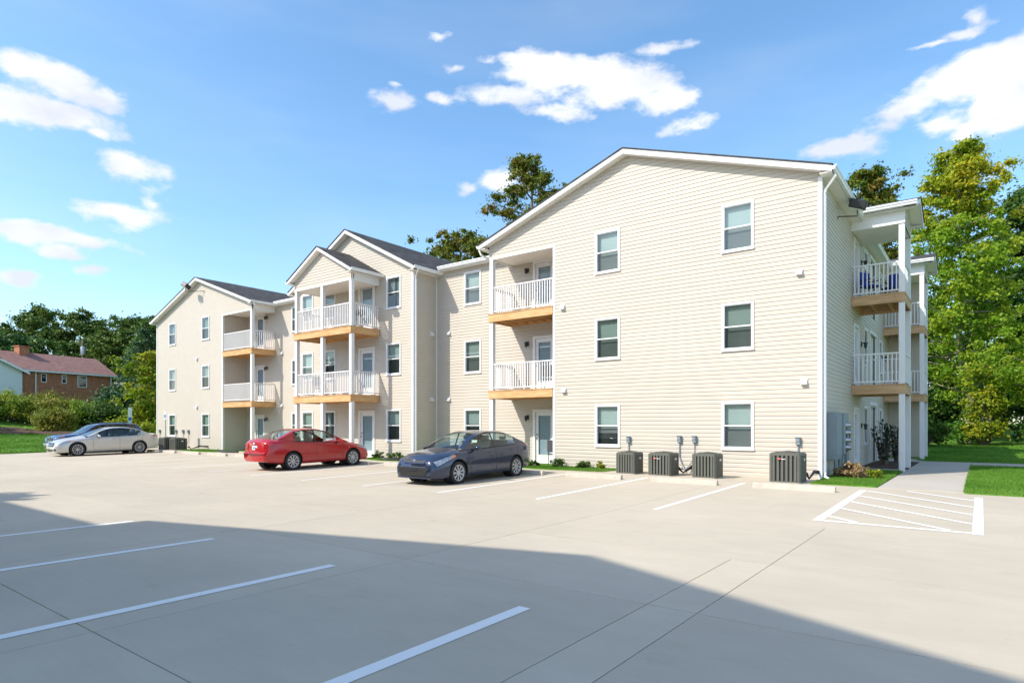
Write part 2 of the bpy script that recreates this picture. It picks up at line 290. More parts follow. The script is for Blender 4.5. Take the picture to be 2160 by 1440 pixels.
# ---------------------------------------------------------------- ground
def lotz(y): return 0.0 if y<=10.7 else (0.1 if y>=17.2 else .1*(y-10.7)/6.5)
def interp(x,xs,ys): return float(np.interp(x,xs,ys))
LOT=(-43.5,34,-40,18.95)
def terr(x,y):
    z=interp(-x,[0,44,60,72,80,95,140,400],[.06,.06,.35,.85,2.3,3.2,4.5,5.0]) if x<-43 else .06
    if y>17 and x>-44: z=max(z,.085)
    if y>31: z+=interp(y,[31,45,60,90,400],[0,.22,.62,1.2,2.5])*interp(-x,[20,60],[1,.5])
    if y<17 and x>-43: z=min(z,lotz(y)+.06)
    return z
def make_ground():
    e=.004
    xs=sorted(set([-600,-400,-250,-180,-140,-120,-105]+list(np.arange(-95,-44,1.5))+[-43.5-e,-43.5+e,-30,-20]+list(np.arange(-12,20,2.))+[26,34-e,34+e,40,60,100,200,400,600]))
    ys=sorted(set([-600,-300,-150,-80,-40-e,-40+e,-20,0]+list(np.arange(2,17,2.5))+[17.0,18.95-e,18.95+e]+list(np.arange(20,60,2.))+[64,70,80,100,130,180,300,600]))
    V=[];F=[]
    for y in ys:
        for x in xs:
            z=terr(x,y)+ (.02*math.sin(x*.9+y*.5)+.02*math.sin(x*.31-y*1.3) if (x<-45 or y>32) else 0)
            if LOT[0]<x<LOT[1] and LOT[2]<y<LOT[3]: z=-.3
            V.append((x,y,z))
    n=len(xs)
    for j in range(len(ys)-1):
        for i in range(n-1): F.append((j*n+i,j*n+i+1,(j+1)*n+i+1,(j+1)*n+i))
    o=bpy.data.objects.new('ground',np_mesh('ground',V,F,M['lawn'],True)); COL.objects.link(o); tag(o,kind='structure')
make_ground()

lot=bpy.data.objects.new('parking_lot',None); COL.objects.link(lot); tag(lot,kind='structure')
def make_lot():
    gx=[-43.5,-41.55,-37.95,-34.35,-30.75,-27.15,-23.55,-19.95,-16.35,-12.75,-9.15,-5.55,-1.95,1.65,5.25,8.85,16,25,34]
    gy=[-40,-20,-8,-1.45,1.88,5.2,7.55,10.7,14.0,17.2,18.95]
    def slab(x0,x1,y0,y1):
        g=.0045 if x0>-14 else .003
        x0+=g;x1-=g;y0+=g;y1-=g;a=lotz(y0);b=lotz(y1)
        MB().add([(x0,y0,-.25),(x1,y0,-.25),(x1,y1,-.25),(x0,y1,-.25),(x0,y0,a),(x1,y0,a),(x1,y1,b),(x0,y1,b)],[(4,5,6,7),(0,1,5,4),(1,2,6,5),(2,3,7,6),(3,0,4,7)]).build('concrete_slab',M['concrete'],lot)
    for i in range(len(gx)-1):
        for j in range(len(gy)-1):
            x0,x1,y0,y1=gx[i],gx[i+1],gy[j],gy[j+1]
            if y0>17 and x0<-40: pass
            if y0>17 and x1>0: 
                if x0<-.3: slab(x0,-.3,y0,y1)
                continue
            if abs(x0+5.55)<.01 and y1<8 and y0>-2: slab(x0,-2.41,y0,y1); slab(-2.41,x1,y0,y1); continue
            if y0>10.6 and abs(x0+5.55)<.01 and y1<17.3: slab(x0,1.65,y0,y1); continue
            if y0>10.6 and abs(x0+1.95)<.01 and y1<17.3: continue
            slab(x0,x1,y0,y1)
    def line(x0,x1,y0,y1,m='line',name='parking_line'):
        ys=[y0]+[b for b in (10.7,17.2) if y0<b<y1]+[y1]; mb=MB()
        V=[];F=[]
        for k,y in enumerate(ys): V+=[(x0,y,lotz(y)+.004),(x1,y,lotz(y)+.004)]
        for k in range(len(ys)-1): F.append((2*k,2*k+1,2*k+3,2*k+2))
        mb.add(V,F).build(name,M[m],lot)
    for x in (-11.4,-8.72,-5.97,-3.23): line(x-.065,x+.065,-1.2,4.45)
    for x in (-4.97,-7.72): line(x-.055,x+.055,11.05,16.7)
    for x in (-10.37,-13.1,-15.85,-18.6,-21.3,-24.0,-26.7,-29.4,-32.1,-34.8,-37.5,-40.2): line(x-.055,x+.055,10.7,16.55,'line')
    line(-2.28,-2.13,11.4,16.55); line(-.11,.03,11.35,16.35); line(-2.13,-.11,11.4,11.52,name='crosshatch_line')
    for a in (12.0,13.15,14.25,15.35,16.45,17.55):
        xl,yl=-2.12,a
        xr,yr=-.12,a-1.85
        if yr<11.53: xr=xl+(yl-11.53)/1.85*2.0; yr=11.53
        if yl>16.85: xl+=(yl-16.85)/1.85*2.0; yl=16.85
        mb=MB(); w=.065
        mb.add([(xl,yl-w,lotz(yl-w)+.006),(xr,yr-w,lotz(yr-w)+.006),(xr,yr+w,lotz(yr+w)+.006),(xl,yl+w,lotz(yl+w)+.006)],[(0,1,2,3)]); mb.build('crosshatch_line',M['line'],lot)
make_lot()

# walkway, porch slabs, cross path
walk=bpy.data.objects.new('walkway',None); COL.objects.link(walk); tag(walk,kind='structure')
for (x0,x1,y0,y1) in [(-2.0,-.3,17.22,20.8),(-2.0,-.3,20.8,24.6),(-2.0,-.3,24.6,28.2),(-2.0,-.3,28.2,31.0)]+[(-.3+3.6*k,3.3+3.6*k,28.2,31.0) for k in range(8)]+[(-3.5,-2.0,23.55,24.75),(-3.5,-2.0,30.2,33),(-3.5,-2.0,33,36.5)]:
    MB().box(x0+.006,x1-.006,y0+.006,y1-.006,-.1,.112).build('concrete_slab',M['concrete2'],walk)
def turf(name,poly,z,edge=.02,m='lawn'):
    return tag(MB().prism([(x,y,z-.12) for x,y in poly],(0,0,.12)).build(name,M[m]),kind='structure')
turf('lawn',[(-3.5,17.35),(-2.02,17.3),(-2.02,23.5),(-3.5,23.5)],.125)
turf('lawn',[(-.28,16.95),(34,17.0),(34,28.15),(-.28,28.15)],.13)
turf('planting_bed',[(-3.5,24.8),(-2.02,24.8),(-2.02,30.1),(-3.5,30.1)],.12,m='mulch')
turf('lawn',[(-13.6,17.75),(-12.2,17.45),(-10.2,17.7),(-9.5,18.9),(-13.9,18.9)],.125)
turf('lawn',[(-22.6,18.1),(-20.4,17.55),(-19.2,17.8),(-19.1,18.88),(-22.0,18.88)],.122)
turf('lawn',[(-38.2,17.5),(-35.2,17.2),(-34.2,17.9),(-34.0,18.88),(-38.2,18.88)],.122)
turf('lawn',[(-19.7,18.9),(-14.4,18.9),(-14.4,20.3),(-19.7,20.3)],.12)
def blades(name,region,n,h,label,cat='grass',seed=1,exclude=None,w=.006):
    r=np.random.default_rng(seed); x0,x1,y0,y1,z=region
    P=np.stack([r.uniform(x0,x1,n),r.uniform(y0,y1,n)],1)
    if callable(z): Z=np.array([z(a,b) for a,b in P])
    else: Z=np.full(n,z)
    a=r.uniform(0,2*np.pi,n); hh=h*r.uniform(.5,1.3,n); lean=r.normal(0,.4,(n,2))*hh[:,None]
    dx=np.cos(a)*w; dy=np.sin(a)*w
    A=np.stack([P[:,0]-dx,P[:,1]-dy,Z-.01],1); B=np.stack([P[:,0]+dx,P[:,1]+dy,Z-.01],1); C=np.stack([P[:,0]+lean[:,0],P[:,1]+lean[:,1],Z+hh],1)
    V=np.stack([A,B,C],1).reshape(-1,3); F=np.arange(3*n).reshape(-1,3)
    o=bpy.data.objects.new(name,np_mesh(name,V,F,M['grass'])); COL.objects.link(o); tag(o,label,cat,kind='stuff'); return o
blades('grass',(-3.5,-2.02,17.36,23.5,.125),26000,.055,'mown grass wedge beside the entrance walkway',seed=1)
blades('grass',(-.32,6,16.93,28.18,.13),90000,.055,'mown grass right of the entrance walkway',seed=2,w=.008)
blades('grass',(-2.2,16,31.0,50,terr),90000,.07,'rising lawn in front of the right-hand trees',seed=3,w=.014)
blades('grass',(-13.7,-9.7,17.6,18.85,.125),16000,.05,'thin grass strip under the shrubs by the grey-blue sedan',seed=4)
blades('grass',(-38.2,-34.1,17.4,18.85,.122),9000,.05,'grass strip at the foot of the left wing',seed=5,w=.01)
blades('grass',(-22.2,-19.3,17.85,18.85,.122),6000,.05,'small grass patch at the foot of the centre gable',seed=6,w=.01)
blades('grass',(-72,-43.6,-2,22,terr),60000,.08,'bright green lawn beyond the left end of the lot',seed=7,w=.03)
# brown bank below the hedge
def bank():
    V=[];F=[];nx=26;ny=10
    for j in range(ny+1):
        for i in range(nx+1):
            t=i/nx; u=j/ny
            x=-79+u*0+ t*12.5; y=6+t*17 ; # along the bank
            x-= u*5.5; y+= u*-1.0
            z=terr(x,y)+.06+.08*math.sin(i*1.7+j)+.15*math.sin(u*math.pi)
            V.append((x,y,z))
    for j in range(ny):
        for i in range(nx): a=j*(nx+1)+i; F.append((a,a+1,a+nx+2,a+nx+1))
    o=bpy.data.objects.new('mulch_bank',np_mesh('mulch_bank',V,F,M['mulch'],True)); COL.objects.link(o); tag(o,kind='structure')
bank()

# ---------------------------------------------------------------- apartment building
S=.1275; ZB=.10
PROF=[(0,0),(0,.0145),(.084,.011),(.104,0.001),(S,0.0)]
def prof_clip(a,b):
    """siding course profile (height, outward) clipped to a..b"""
    pts=[]
    def o_at(t):
        for (t0,o0),(t1,o1) in zip(PROF[1:],PROF[2:]):
            if t<=t1: return o0+(o1-o0)*(t-t0)/(t1-t0)
        return 0
    if a<=.001: pts=[(0,0),(0,.0145)]
    else: pts=[(a,o_at(a))]
    for (t,o) in PROF[2:]:
        if a<t<b: pts.append((t,o))
    pts.append((b,o_at(b))); return pts
def tf(face,c):
    return {'S':lambda u,o,z:(u,c-o,z),'N':lambda u,o,z:(u,c+o,z),'E':lambda u,o,z:(c+o,u,z),'W':lambda u,o,z:(c-o,u,z)}[face]
def siding(parent,face,c,z0,rngf,zmax,openings=(),single=True,relief=1.0):
    """lapped siding courses; openings (u0,u1,z0,z1) are cut out"""
    T=tf(face,c); big=MB(); k=0; z=z0
    flip=face in('N','W')
    while z<zmax-.02:
        mb=MB() if single else big; nf=0
        r=rngf(z)
        zt=min(z+S,zmax)
        if r and r[1]-r[0]>.03:
            cuts=sorted(set([r[0],r[1]]+[v for op in openings for v in op[:2] if r[0]<v<r[1]]))
            for u0,u1 in zip(cuts,cuts[1:]):
                um=(u0+u1)/2; spans=[(z,zt)]
                for op in openings:
                    if op[0]<um<op[1]:
                        ns=[]
                        for a,b in spans:
                            if op[3]<=a or op[2]>=b: ns.append((a,b)); continue
                            if op[2]>a+.004: ns.append((a,op[2]))
                            if op[3]<b-.004: ns.append((op[3],b))
                        spans=ns
                for a,b in spans:
                    P=[(t,o*relief) for t,o in prof_clip(a-z,b-z)]; n=len(P)
                    V=[T(u0,o,z+t) for t,o in P]+[T(u1,o,z+t) for t,o in P]
                    if flip: F=[(i,i+1,n+i+1,n+i) for i in range(n-1)]
                    else: F=[(n+i,n+i+1,i+1,i) for i in range(n-1)]
                    if single: MB().add(V,F).build('siding_board',M['siding'],parent)
                    else: mb.add(V,F)
        z+=S; k+=1
    if not single: tag(big.build('siding_boards',M['siding'],parent),kind='stuff')

bld=empty('apartment_building',(-24.07,19.5,.1),'three-storey cream vinyl-sided apartment building with white gables and wooden balconies','building')
def wall(face,c,u0,u1,z0,z1,openings=(),gable=None,single=True,back=.14,corners=True,parent=None,relief=1.0,bm='inner'):
    """backing sheet (part 'wall') + siding boards (sub-parts). gable=(ridge_u, ridge_z, slope)"""
    parent=parent or bld
    T=tf(face,c); mb=MB()
    if gable:
        ru,rz,sl=gable; zl=rz-(ru-u0)*sl; zr=rz-(u1-ru)*sl
        poly=[(u0,z0),(u1,z0),(u1,zr),(ru,rz),(u0,zl)]
    else: poly=[(u0,z0),(u1,z0),(u1,z1),(u0,z1)]
    A=[T(u,-back,z) for u,z in poly]; B=[T(u,-back-.06,z) for u,z in poly]; n=len(poly)
    mb.add(A+B,[tuple(range(n)),tuple(range(n,2*n))[::-1]]+[(i,n+i,n+(i+1)%n,(i+1)%n) for i in range(n)])
    w=mb.build('wall',M[bm],parent)
    if gable:
        def rf(z):
            a=max(u0,ru-(rz-z)/sl); b=min(u1,ru+(rz-z)/sl); return (a,b) if b>a else None
        siding(w,face,c,z0,rf,rz,openings,single,relief)
    else: siding(w,face,c,z0,lambda z:(u0,u1),z1,openings,single,relief)
    return w
def cbox(name,m,x0,x1,y0,y1,z0,z1,parent=None,bevel=0,kind=None):
    return tag(MB().box(x0,x1,y0,y1,z0,z1).build(name,M[m],parent or bld,bevel=bevel),kind=kind)

# --- window and door prototypes (local: x along the wall, -y outward, z up, origin at lower-left corner of the opening)
def win_meshes(w,h):
    t=.062; fr=MB()
    fr.box(-.005,t,-.038,.10,0,h).box(w-t,w+.005,-.038,.10,0,h).box(t,w-t,-.038,.10,h-t,h+.004).box(t,w-t,-.038,.10,0,t).box(-.02,w+.02,-.055,-.038,-.02,.03)
    mid=h*.5
    sashU=MB().box(t,w-t,-.022,.004,mid-.018,mid+.020).box(t,t+.022,-.018,.004,mid+.02,h-t).box(w-t-.022,w-t,-.018,.004,mid+.02,h-t).box(t+.022,w-t-.022,-.018,.004,h-t-.022,h-t)
    sashL=MB().box(t,t+.022,.008,.03,t,mid-.018).box(w-t-.022,w-t,.008,.03,t,mid-.018).box(t+.022,w-t-.022,.008,.03,t,t+.028)
    pU=MB().add([(t+.018,-.007,mid+.015),(w-t-.018,-.007,mid+.015),(w-t-.018,-.007,h-t-.018),(t+.018,-.007,h-t-.018)],[(0,1,2,3)]); pL=MB().add([(t+.018,.018,t+.02),(w-t-.018,.018,t+.02),(w-t-.018,.018,mid-.014),(t+.018,.018,mid-.014)],[(0,1,2,3)])
    def blind(z0,m,n=int(h/.05)):
        bl=MB()
        for i in range(n):
            z=i*h/n
            if z>=z0: bl.add([(0,.125,z),(w,.125,z),(w,.112,z+h/n*.96),(0,.112,z+h/n*.96)],[(0,1,2,3)])
        if z0>0: bl.add([(0,.132,0),(w,.132,0),(w,.132,h),(0,.132,h)],[(0,1,2,3)],1)
        return bl.mesh('blind',[M[m],M['dimroom']])
    cu=MB(); q=[(w*i/16,.118+.010*(i%2)) for i in range(17)]
    for (a,b_) in zip(q,q[1:]):
        if not .42<a[0]/w<.58: cu.add([(a[0],a[1],0),(b_[0],b_[1],0),(b_[0],b_[1],h),(a[0],a[1],h)],[(0,1,2,3)])
    cu.add([(0,.132,0),(w,.132,0),(w,.132,h),(0,.132,h)],[(0,1,2,3)],1)
    return dict(frame=fr.mesh('window',M['white']),sashU=sashU.mesh('sash',M['white']),sashL=sashL.mesh('sash',M['white']),pU=pU.mesh('pane',M['pane']),pL=pL.mesh('pane',M['pane_low']),bl=[blind(0,'blind'),blind(0,'blind2'),blind(0,'blind3'),blind(h*.52,'blind3'),blind(h*.30,'blind'),cu.mesh('blind',[M['curtain'],M['dimroom']])])
_W={}
def window(face,c,u0,z0,w,h,blind=0,parent=None,plain=False):
    key=(round(w,2),round(h,2))
    if key not in _W: _W[key]=win_meshes(w,h)
    K=_W[key]; parent=parent or bld
    T=tf(face,c); rz={'S':0,'E':math.pi/2,'N':math.pi,'W':-math.pi/2}[face]
    u=u0 if face in('S','E') else u0+w
    f=inst('window',K['frame'],parent,T(u,.0,z0),rz,world=True)
    for nm,me in (('sash',K['sashU']),('sash',K['sashL']),('pane',K['pU']),('pane',K['pL']),('blind',K['bl'][blind])): inst(nm,me,f,(0,0,0))
    return f
def wop(u0,z0,w,h): return (u0+.02,u0+w-.02,z0+.02,z0+h-.02)
def door_meshes(w,h):
    t=.10; fr=MB().box(0,t,-.04,.12,0,h).box(w-t,w,-.04,.12,0,h).box(t,w-t,-.04,.12,h-t,h).box(t,w-t,-.03,.12,0,.04)
    a,b=t+.005,w-t-.005; g0,g1=a+.13,b-.13; z0,z1=.34,h-t-.16
    sl=MB().box(a,g0,.03,.07,.04,h-t-.005).box(g1,b,.03,.07,.04,h-t-.005).box(g0,g1,.03,.07,.04,z0).box(g0,g1,.03,.07,z1,h-t-.005)
    for (x0,x1,y0,y1) in ((g0-.02,g0,z0-.02,z1+.02),(g1,g1+.02,z0-.02,z1+.02)): sl.box(x0,x1,.018,.03,y0,y1)
    sl.box(g0,g1,.018,.03,z0-.02,z0).box(g0,g1,.018,.03,z1,z1+.02)
    gl=MB().add([(g0,.045,z0),(g1,.045,z0),(g1,.045,z1),(g0,.045,z1)],[(0,1,2,3)])
    kn=MB().tube([(a+.07,.03,.98),(a+.07,-.035,.98)],[.014,.028],8).box(a+.045,a+.095,.018,.03,1.12,1.17).tube([(a+.07,.02,1.14),(a+.07,0,1.14)],.022,8)
    bl=MB().box(0.02,w-.02,.085,.09,0.05,h-.05)
    return dict(frame=fr.mesh('door',M['white']),sl=sl.mesh('door_slab',M['white']),gl=gl.mesh('pane',M['pane_door']),kn=kn.mesh('handle',M['black']),bl=bl.mesh('blind',M['blind3']))
_D={}
def door(face,c,u0,z0,w=1.05,h=2.15,parent=None):
    key=(w,h)
    if key not in _D: _D[key]=door_meshes(w,h)
    K=_D[key]; parent=parent or bld
    T=tf(face,c); rz={'S':0,'E':math.pi/2,'N':math.pi,'W':-math.pi/2}[face]; u=u0 if face in('S','E') else u0+w
    f=inst('door',K['frame'],parent,T(u,0,z0),rz,world=True)
    for nm,k in (('door_slab','sl'),('pane','gl'),('handle','kn'),('blind','bl')): inst(nm,K[k],f,(0,0,0))
def dop(u0,z0,w=1.05,h=2.15): return (u0+.02,u0+w-.02,z0-.3,z0+h-.02)
lampm=MB().box(-.05,.05,-.03,0,-.09,.09).tube([(0,-.03,.02),(0,-.10,.06),(0,-.13,.03)],.012,6).lathe([(.001,.09),(.07,.06),(.075,.03),(.055,.03),(.045,-.12),(.001,-.14)],10,(0,-.14,-.02)).mesh('wall_lamp',M['black'])
def lamp(face,c,u,z):
    rz={'S':0,'E':math.pi/2}[face]; inst('wall_lamp',lampm,bld,tf(face,c)(u,.012,z),rz,world=True)
ventm=MB().box(-.095,.095,-.02,0,-.095,.095).add([(-.08,-.02,.085),(.08,-.02,.085),(.08,-.115,-.05),(-.08,-.115,-.05),(-.08,-.02,-.085),(.08,-.02,-.085),(.08,-.105,-.085),(-.08,-.105,-.085)],[(0,3,2,1),(3,7,6,2),(0,4,7,3),(1,2,6,5),(4,5,6,7)]).mesh('wall_vent',M['white'])
def vent(face,c,u,z,name='wall_vent'):
    rz={'S':0,'E':math.pi/2,'W':-math.pi/2}[face]; inst(name,ventm,bld,tf(face,c)(u,.012,z),rz,world=True)

ZW=(.88,3.86,6.84); HW=1.44; WW=.945
G=18.9; MD=20.35
RW=(-15.45,-3.54); LW=(-44.6,-32.70); CW=(-28.4,-19.74)
RR=(-9.495,10.80,.34); LR=(-38.65,10.72,.34); CR=(-24.07,10.88,.515)
DZ=(0.0,2.97,5.97)
# gable walls. wall tops run up under the roof planes
def gz(r,d=.145): return (r[0],r[1]-d,r[2])
ops=[]
for z in ZW: ops+=[wop(-10.69,z,WW,HW),wop(-6.3,z,WW,HW)]
# right wing front: full-height part right of the recess, and the gable above it
wR=wall('S',G,-12.43,-3.54,ZB,8.16,ops)
wall('S',G,RW[0],RW[1],8.16,0,[o for o in ops if o[3]>8.2],gable=gz(RR))
for i,z in enumerate(ZW):
    window('S',G,-10.69,z,WW,HW,[4,1,0][i]); window('S',G,-6.3,z,WW,HW,[0,1,0][i])
# left wing front (too far off to tell its courses apart singly)
ops=[]
for z in ZW: ops+=[wop(-42.78,z,WW,HW),wop(-38.4,z,WW,HW)]
wall('S',G,LW[0],-35.9,ZB,8.16,ops,single=False,relief=.4)
wall('S',G,LW[0],LW[1],8.16,0,[o for o in ops if o[3]>8.2],gable=gz(LR),single=False,relief=.4)
for i,z in enumerate(ZW):
    window('S',G,-42.78,z,WW,HW,[3,2,5][i]); window('S',G,-38.4,z,WW,HW,[2,3,1][i])
# centre gable wall
ops=[]; 
for i,z in enumerate(ZW): ops+=[wop(-27.92,z,WW,HW),wop(-26.1,z,WW,HW),wop(-21.46,z,WW,HW),dop(-23.4,DZ[i]+.05 if i else ZB,1.15,2.2)]
wall('S',G,CW[0],CW[1],ZB,0,ops,gable=gz(CR),single=False,relief=.75)
for i,z in enumerate(ZW):
    window('S',G,-27.92,z,WW,HW,[2,0,0][i]); window('S',G,-26.1,z,WW,HW,[5,3,4][i]); window('S',G,-21.46,z,WW,HW,[3,3,5][i])
    door('S',G,-23.4,DZ[i]+.05 if i else ZB,1.15,2.2)
# mid walls with the recess back walls (continuous)
ops=[]
for i,z in enumerate(ZW): ops+=[wop(-18.04,z,WW,HW),dop(-14.36,DZ[i]+.05 if i else ZB)]
wall('S',MD,CW[1],-12.43,ZB,8.5,ops)
for i,z in enumerate(ZW): window('S',MD,-18.04,z,WW,HW,[3,1,0][i]); door('S',MD,-14.36,DZ[i]+.05 if i else ZB)
ops=[]
for i,z in enumerate(ZW): ops+=[wop(-31.05,z,WW,HW),dop(-34.85,DZ[i]+.05 if i else ZB)]
wall('S',MD,-35.9,CW[0],ZB,8.5,ops,single=False,relief=.4)
for i,z in enumerate(ZW): window('S',MD,-31.05,z,WW,HW,1); door('S',MD,-34.85,DZ[i]+.05 if i else ZB)
# return walls
wall('E',CW[1],G,MD,ZB,8.5,single=False); wall('W',CW[0],G,MD,ZB,8.5,single=False)
wall('E',-35.9,G,MD,ZB,8.16,single=False,relief=.4); wall('W',-12.43,G,MD,ZB,8.16,single=False)
wall('W',LW[0],G,46,ZB,8.5,single=False)
# east side: door, slit windows, stair opening, far block
ops=[]
for i,z in enumerate(ZW): ops+=[dop(24.35,DZ[i]+.05 if i else ZB),wop(26.6,z,WW,HW),wop(31.0,z,WW,HW),(28.2,30.1,ZB-.1 if i==0 else DZ[i],DZ[i]+2.35)]
wall('E',RW[1],G,37.5,ZB,8.5,ops,single=False); wall('N',37.5,RW[0],RW[1],ZB,8.5,single=False)
for i,z in enumerate(ZW):
    door('E',RW[1],24.35,DZ[i]+.05 if i else ZB); window('E',RW[1],26.6,z,WW,HW,1); window('E',RW[1],31.0,z,WW,HW,1)
    zz=ZB if i==0 else DZ[i]
    MB().box(RW[1]-.05,RW[1]+.04,28.1,28.2,zz,zz+2.4).box(RW[1]-.05,RW[1]+.04,30.1,30.2,zz,zz+2.4).box(RW[1]-.05,RW[1]+.04,28.2,30.1,zz+2.33,zz+2.43).build('stair_opening_trim',M['white'],bld)
    cbox('stair_landing_wall','siding',RW[1]-.12,RW[1]-.10,28.0,30.3,zz,zz+2.5)
# back walls close the volume
for (a,b) in ((LW[0],RW[1]),): cbox('back_wall','siding',a,RW[0],46,46.1,ZB,8.5); cbox('back_wall','siding',RW[0]-.1,RW[0],37.5,46,ZB,8.5)
# foundation strip
for (x0,x1,y) in ((LW[0],-35.9,G),(CW[0],CW[1],G),(-12.43,RW[1],G),(-35.9,CW[0],MD),(CW[1],-12.43,MD)): cbox('foundation','concrete2',x0+.01,x1-.01,y+.02,y+.13,-.05,ZB+.01)
cbox('foundation','concrete2',RW[1]-.13,RW[1]-.02,G+.13,37.5,-.05,ZB+.01)
# white corner boards
def corner(x,y,z0,z1,sx_,sy_,n='corner_trim'):
    """L-shaped corner trim at (x,y); sx_,sy_ = direction of the outside"""
    w=.085;t=.022
    mb=MB(); xa,xb=(x+t*sx_,x-w*sx_); ya,yb=(y+t*sy_,y-w*sy_)
    mb.box(min(xa,xb),max(xa,xb),min(y+t*sy_,y),max(y+t*sy_,y),z0,z1)
    mb.box(min(x+t*sx_,x),max(x+t*sx_,x),min(yb,y),max(yb,y),z0,z1); mb.build(n,M['white'],bld)
corner(-3.54,G,ZB,8.52,1,-1); corner(-12.43,G,ZB,8.16,-1,-1); corner(LW[0],G,ZB,8.5,-1,-1); corner(-35.9,G,ZB,8.16,1,-1)
corner(CW[1],G,ZB,8.45,1,-1); corner(CW[0],G,ZB,8.45,-1,-1)
cbox('corner_trim','white',CW[1]+.001,CW[1]+.05,MD-.05,MD-.001,ZB,8.5)

# --- roofs
def gable_roof(r,x0,x1,yf,yb,oh=.31,ohf=.31,axis='Y',rake_h=.17,gutter=True,part='roof',boxed=True):
    """ridge r=(u,z,slope); walls x0..x1; front rake at yf-ohf. axis 'Y' ridge runs along Y; 'X' swaps axes (ridge along X, front at yf, back at yb may be less)"""
    u,zr,sl=r; L_=x0-oh; R_=x1+oh; zl=zr-(u-L_)*sl; zrr=zr-(R_-u)*sl
    s=-1 if yb>yf else 1; f=yf+s*ohf
    def P(a,b,z): return (a,b,z) if axis=='Y' else (b,a,z)
    th=.035; rf=MB(); c=.03
    top=[(L_-c,zl-c*sl+th),(u,zr+th),(R_+c,zrr-c*sl+th)]; bot=[(L_-c,zl-c*sl),(u,zr),(R_+c,zrr-c*sl)]
    fy=f+s*.03
    for (a,b) in ((0,1),(1,2)):
        q=[top[a],top[b],bot[b],bot[a]]
        rf.prism([P(p[0],fy,p[1]) for p in q],Vector(P(0,yb-fy,0)))
    roof=rf.build(part,M['shingle'],bld,fixn=True)
    rk=MB()
    for (a,za,b,zb) in ((L_,zl,u,zr),(u,zr,R_,zrr)):
        rk.prism([P(a,f,za-.002),P(b,f,zb-.002),P(b,f,zb-rake_h),P(a,f,za-rake_h)],Vector(P(0,-s*.03,0)))
    rk.build('rake_board',M['white'],roof,fixn=True)
    sf=MB(); d=.13
    for (a,za,b,zb) in ((L_,zl,u,zr),(u,zr,R_,zrr)):
        sf.prism([P(a,f-s*.03,za-d),P(b,f-s*.03,zb-d),P(b,f-s*.03,zb-d-.02),P(a,f-s*.03,za-d-.02)],Vector(P(0,yf-(f-s*.03)-s*.02,0)))
    # level eave soffits and fascias
    zs=min(zl,zrr)-rake_h
    y0,y1=(f-s*.03),yb
    for (a,b,zz) in ((L_,x0,zl),(x1,R_,zrr)):
        if boxed: sf.add([P(a,y0,zz-rake_h),P(b,y0,zz-rake_h),P(b,y1,zz-rake_h),P(a,y1,zz-rake_h),P(a,y0,zz-rake_h+.02),P(b,y0,zz-rake_h+.02),P(b,y1,zz-rake_h+.02),P(a,y1,zz-rake_h+.02)],[(0,1,2,3),(4,5,6,7),(0,1,5,4),(1,2,6,5),(2,3,7,6),(3,0,4,7)])
    sf.build('soffit',M['soffit'],roof,fixn=True)
    for (e,sg,zz) in ((L_,-1,zl),(R_,1,zrr)):
        fa=MB(); a,b=sorted((e,e-sg*.025)); fa.add([P(a,y0,zz-rake_h-.004),P(b,y0,zz-rake_h-.004),P(b,y1,zz-rake_h-.004),P(a,y1,zz-rake_h-.004),P(a,y0,zz-.004),P(b,y0,zz-.004),P(b,y1,zz-.004),P(a,y1,zz-.004)],[(0,1,2,3),(4,5,6,7),(0,1,5,4),(1,2,6,5),(2,3,7,6),(3,0,4,7)]).build('fascia',M['white'],roof,fixn=True)
    if gutter:
        for (e,sg,zz) in ((L_,-1,zl),(R_,1,zrr)):
            g=MB(); q=[(0.001,-.125),(.07,-.125),(.09,-.07),(.115,-.045),(.115,.0),(.10,.0),(.10,-.035),(0.001,-.035)]
            g.prism([P(e+sg*o,f+s*.01,zz+z) for o,z in q],Vector(P(0,yb-f,0))); g.build('gutter',M['gutter'],roof,fixn=True)
    return roof
gable_roof(RR,RW[0],RW[1],G,37.7); gable_roof(LR,LW[0],LW[1],G,46); gable_roof(CR,CW[0],CW[1],G,34)
# mid roofs (ridge along X, only the front slope is built up to the ridge)
def mid_roof(x0,x1):
    yf=MD-.31; ze=8.66; sl=.30; yr=33.2; zr=ze+(yr-yf)*sl
    r=MB(); r.prism([(x0,yf-.03,ze),(x0,yr,zr),(x0,yr,zr+.035),(x0,yf-.03,ze+.035)],(x1-x0,0,0)); r.prism([(x0,yr,zr),(x0,46.3,ze),(x0,46.3,ze+.035),(x0,yr,zr+.035)],(x1-x0,0,0))
    roof=r.build('roof',M['shingle'],bld,fixn=True)
    MB().box(x0,x1,yf,yf+.025,ze-.17,ze-.003).build('fascia',M['white'],roof)
    MB().box(x0,x1,yf+.025,MD+.1,ze-.172,ze-.152).build('soffit',M['soffit'],roof)
    q=[(-.001,-.125),(-.07,-.125),(-.09,-.07),(-.115,-.045),(-.115,.0),(-.10,.0),(-.10,-.035),(-.001,-.035)]
    MB().prism([(x0,yf+o,ze+z) for o,z in q],(x1-x0,0,0)).build('gutter',M['gutter'],roof,fixn=True)
mid_roof(CW[1]+.43,RW[0]-.43); mid_roof(LW[1]+.43,CW[0]-.43)
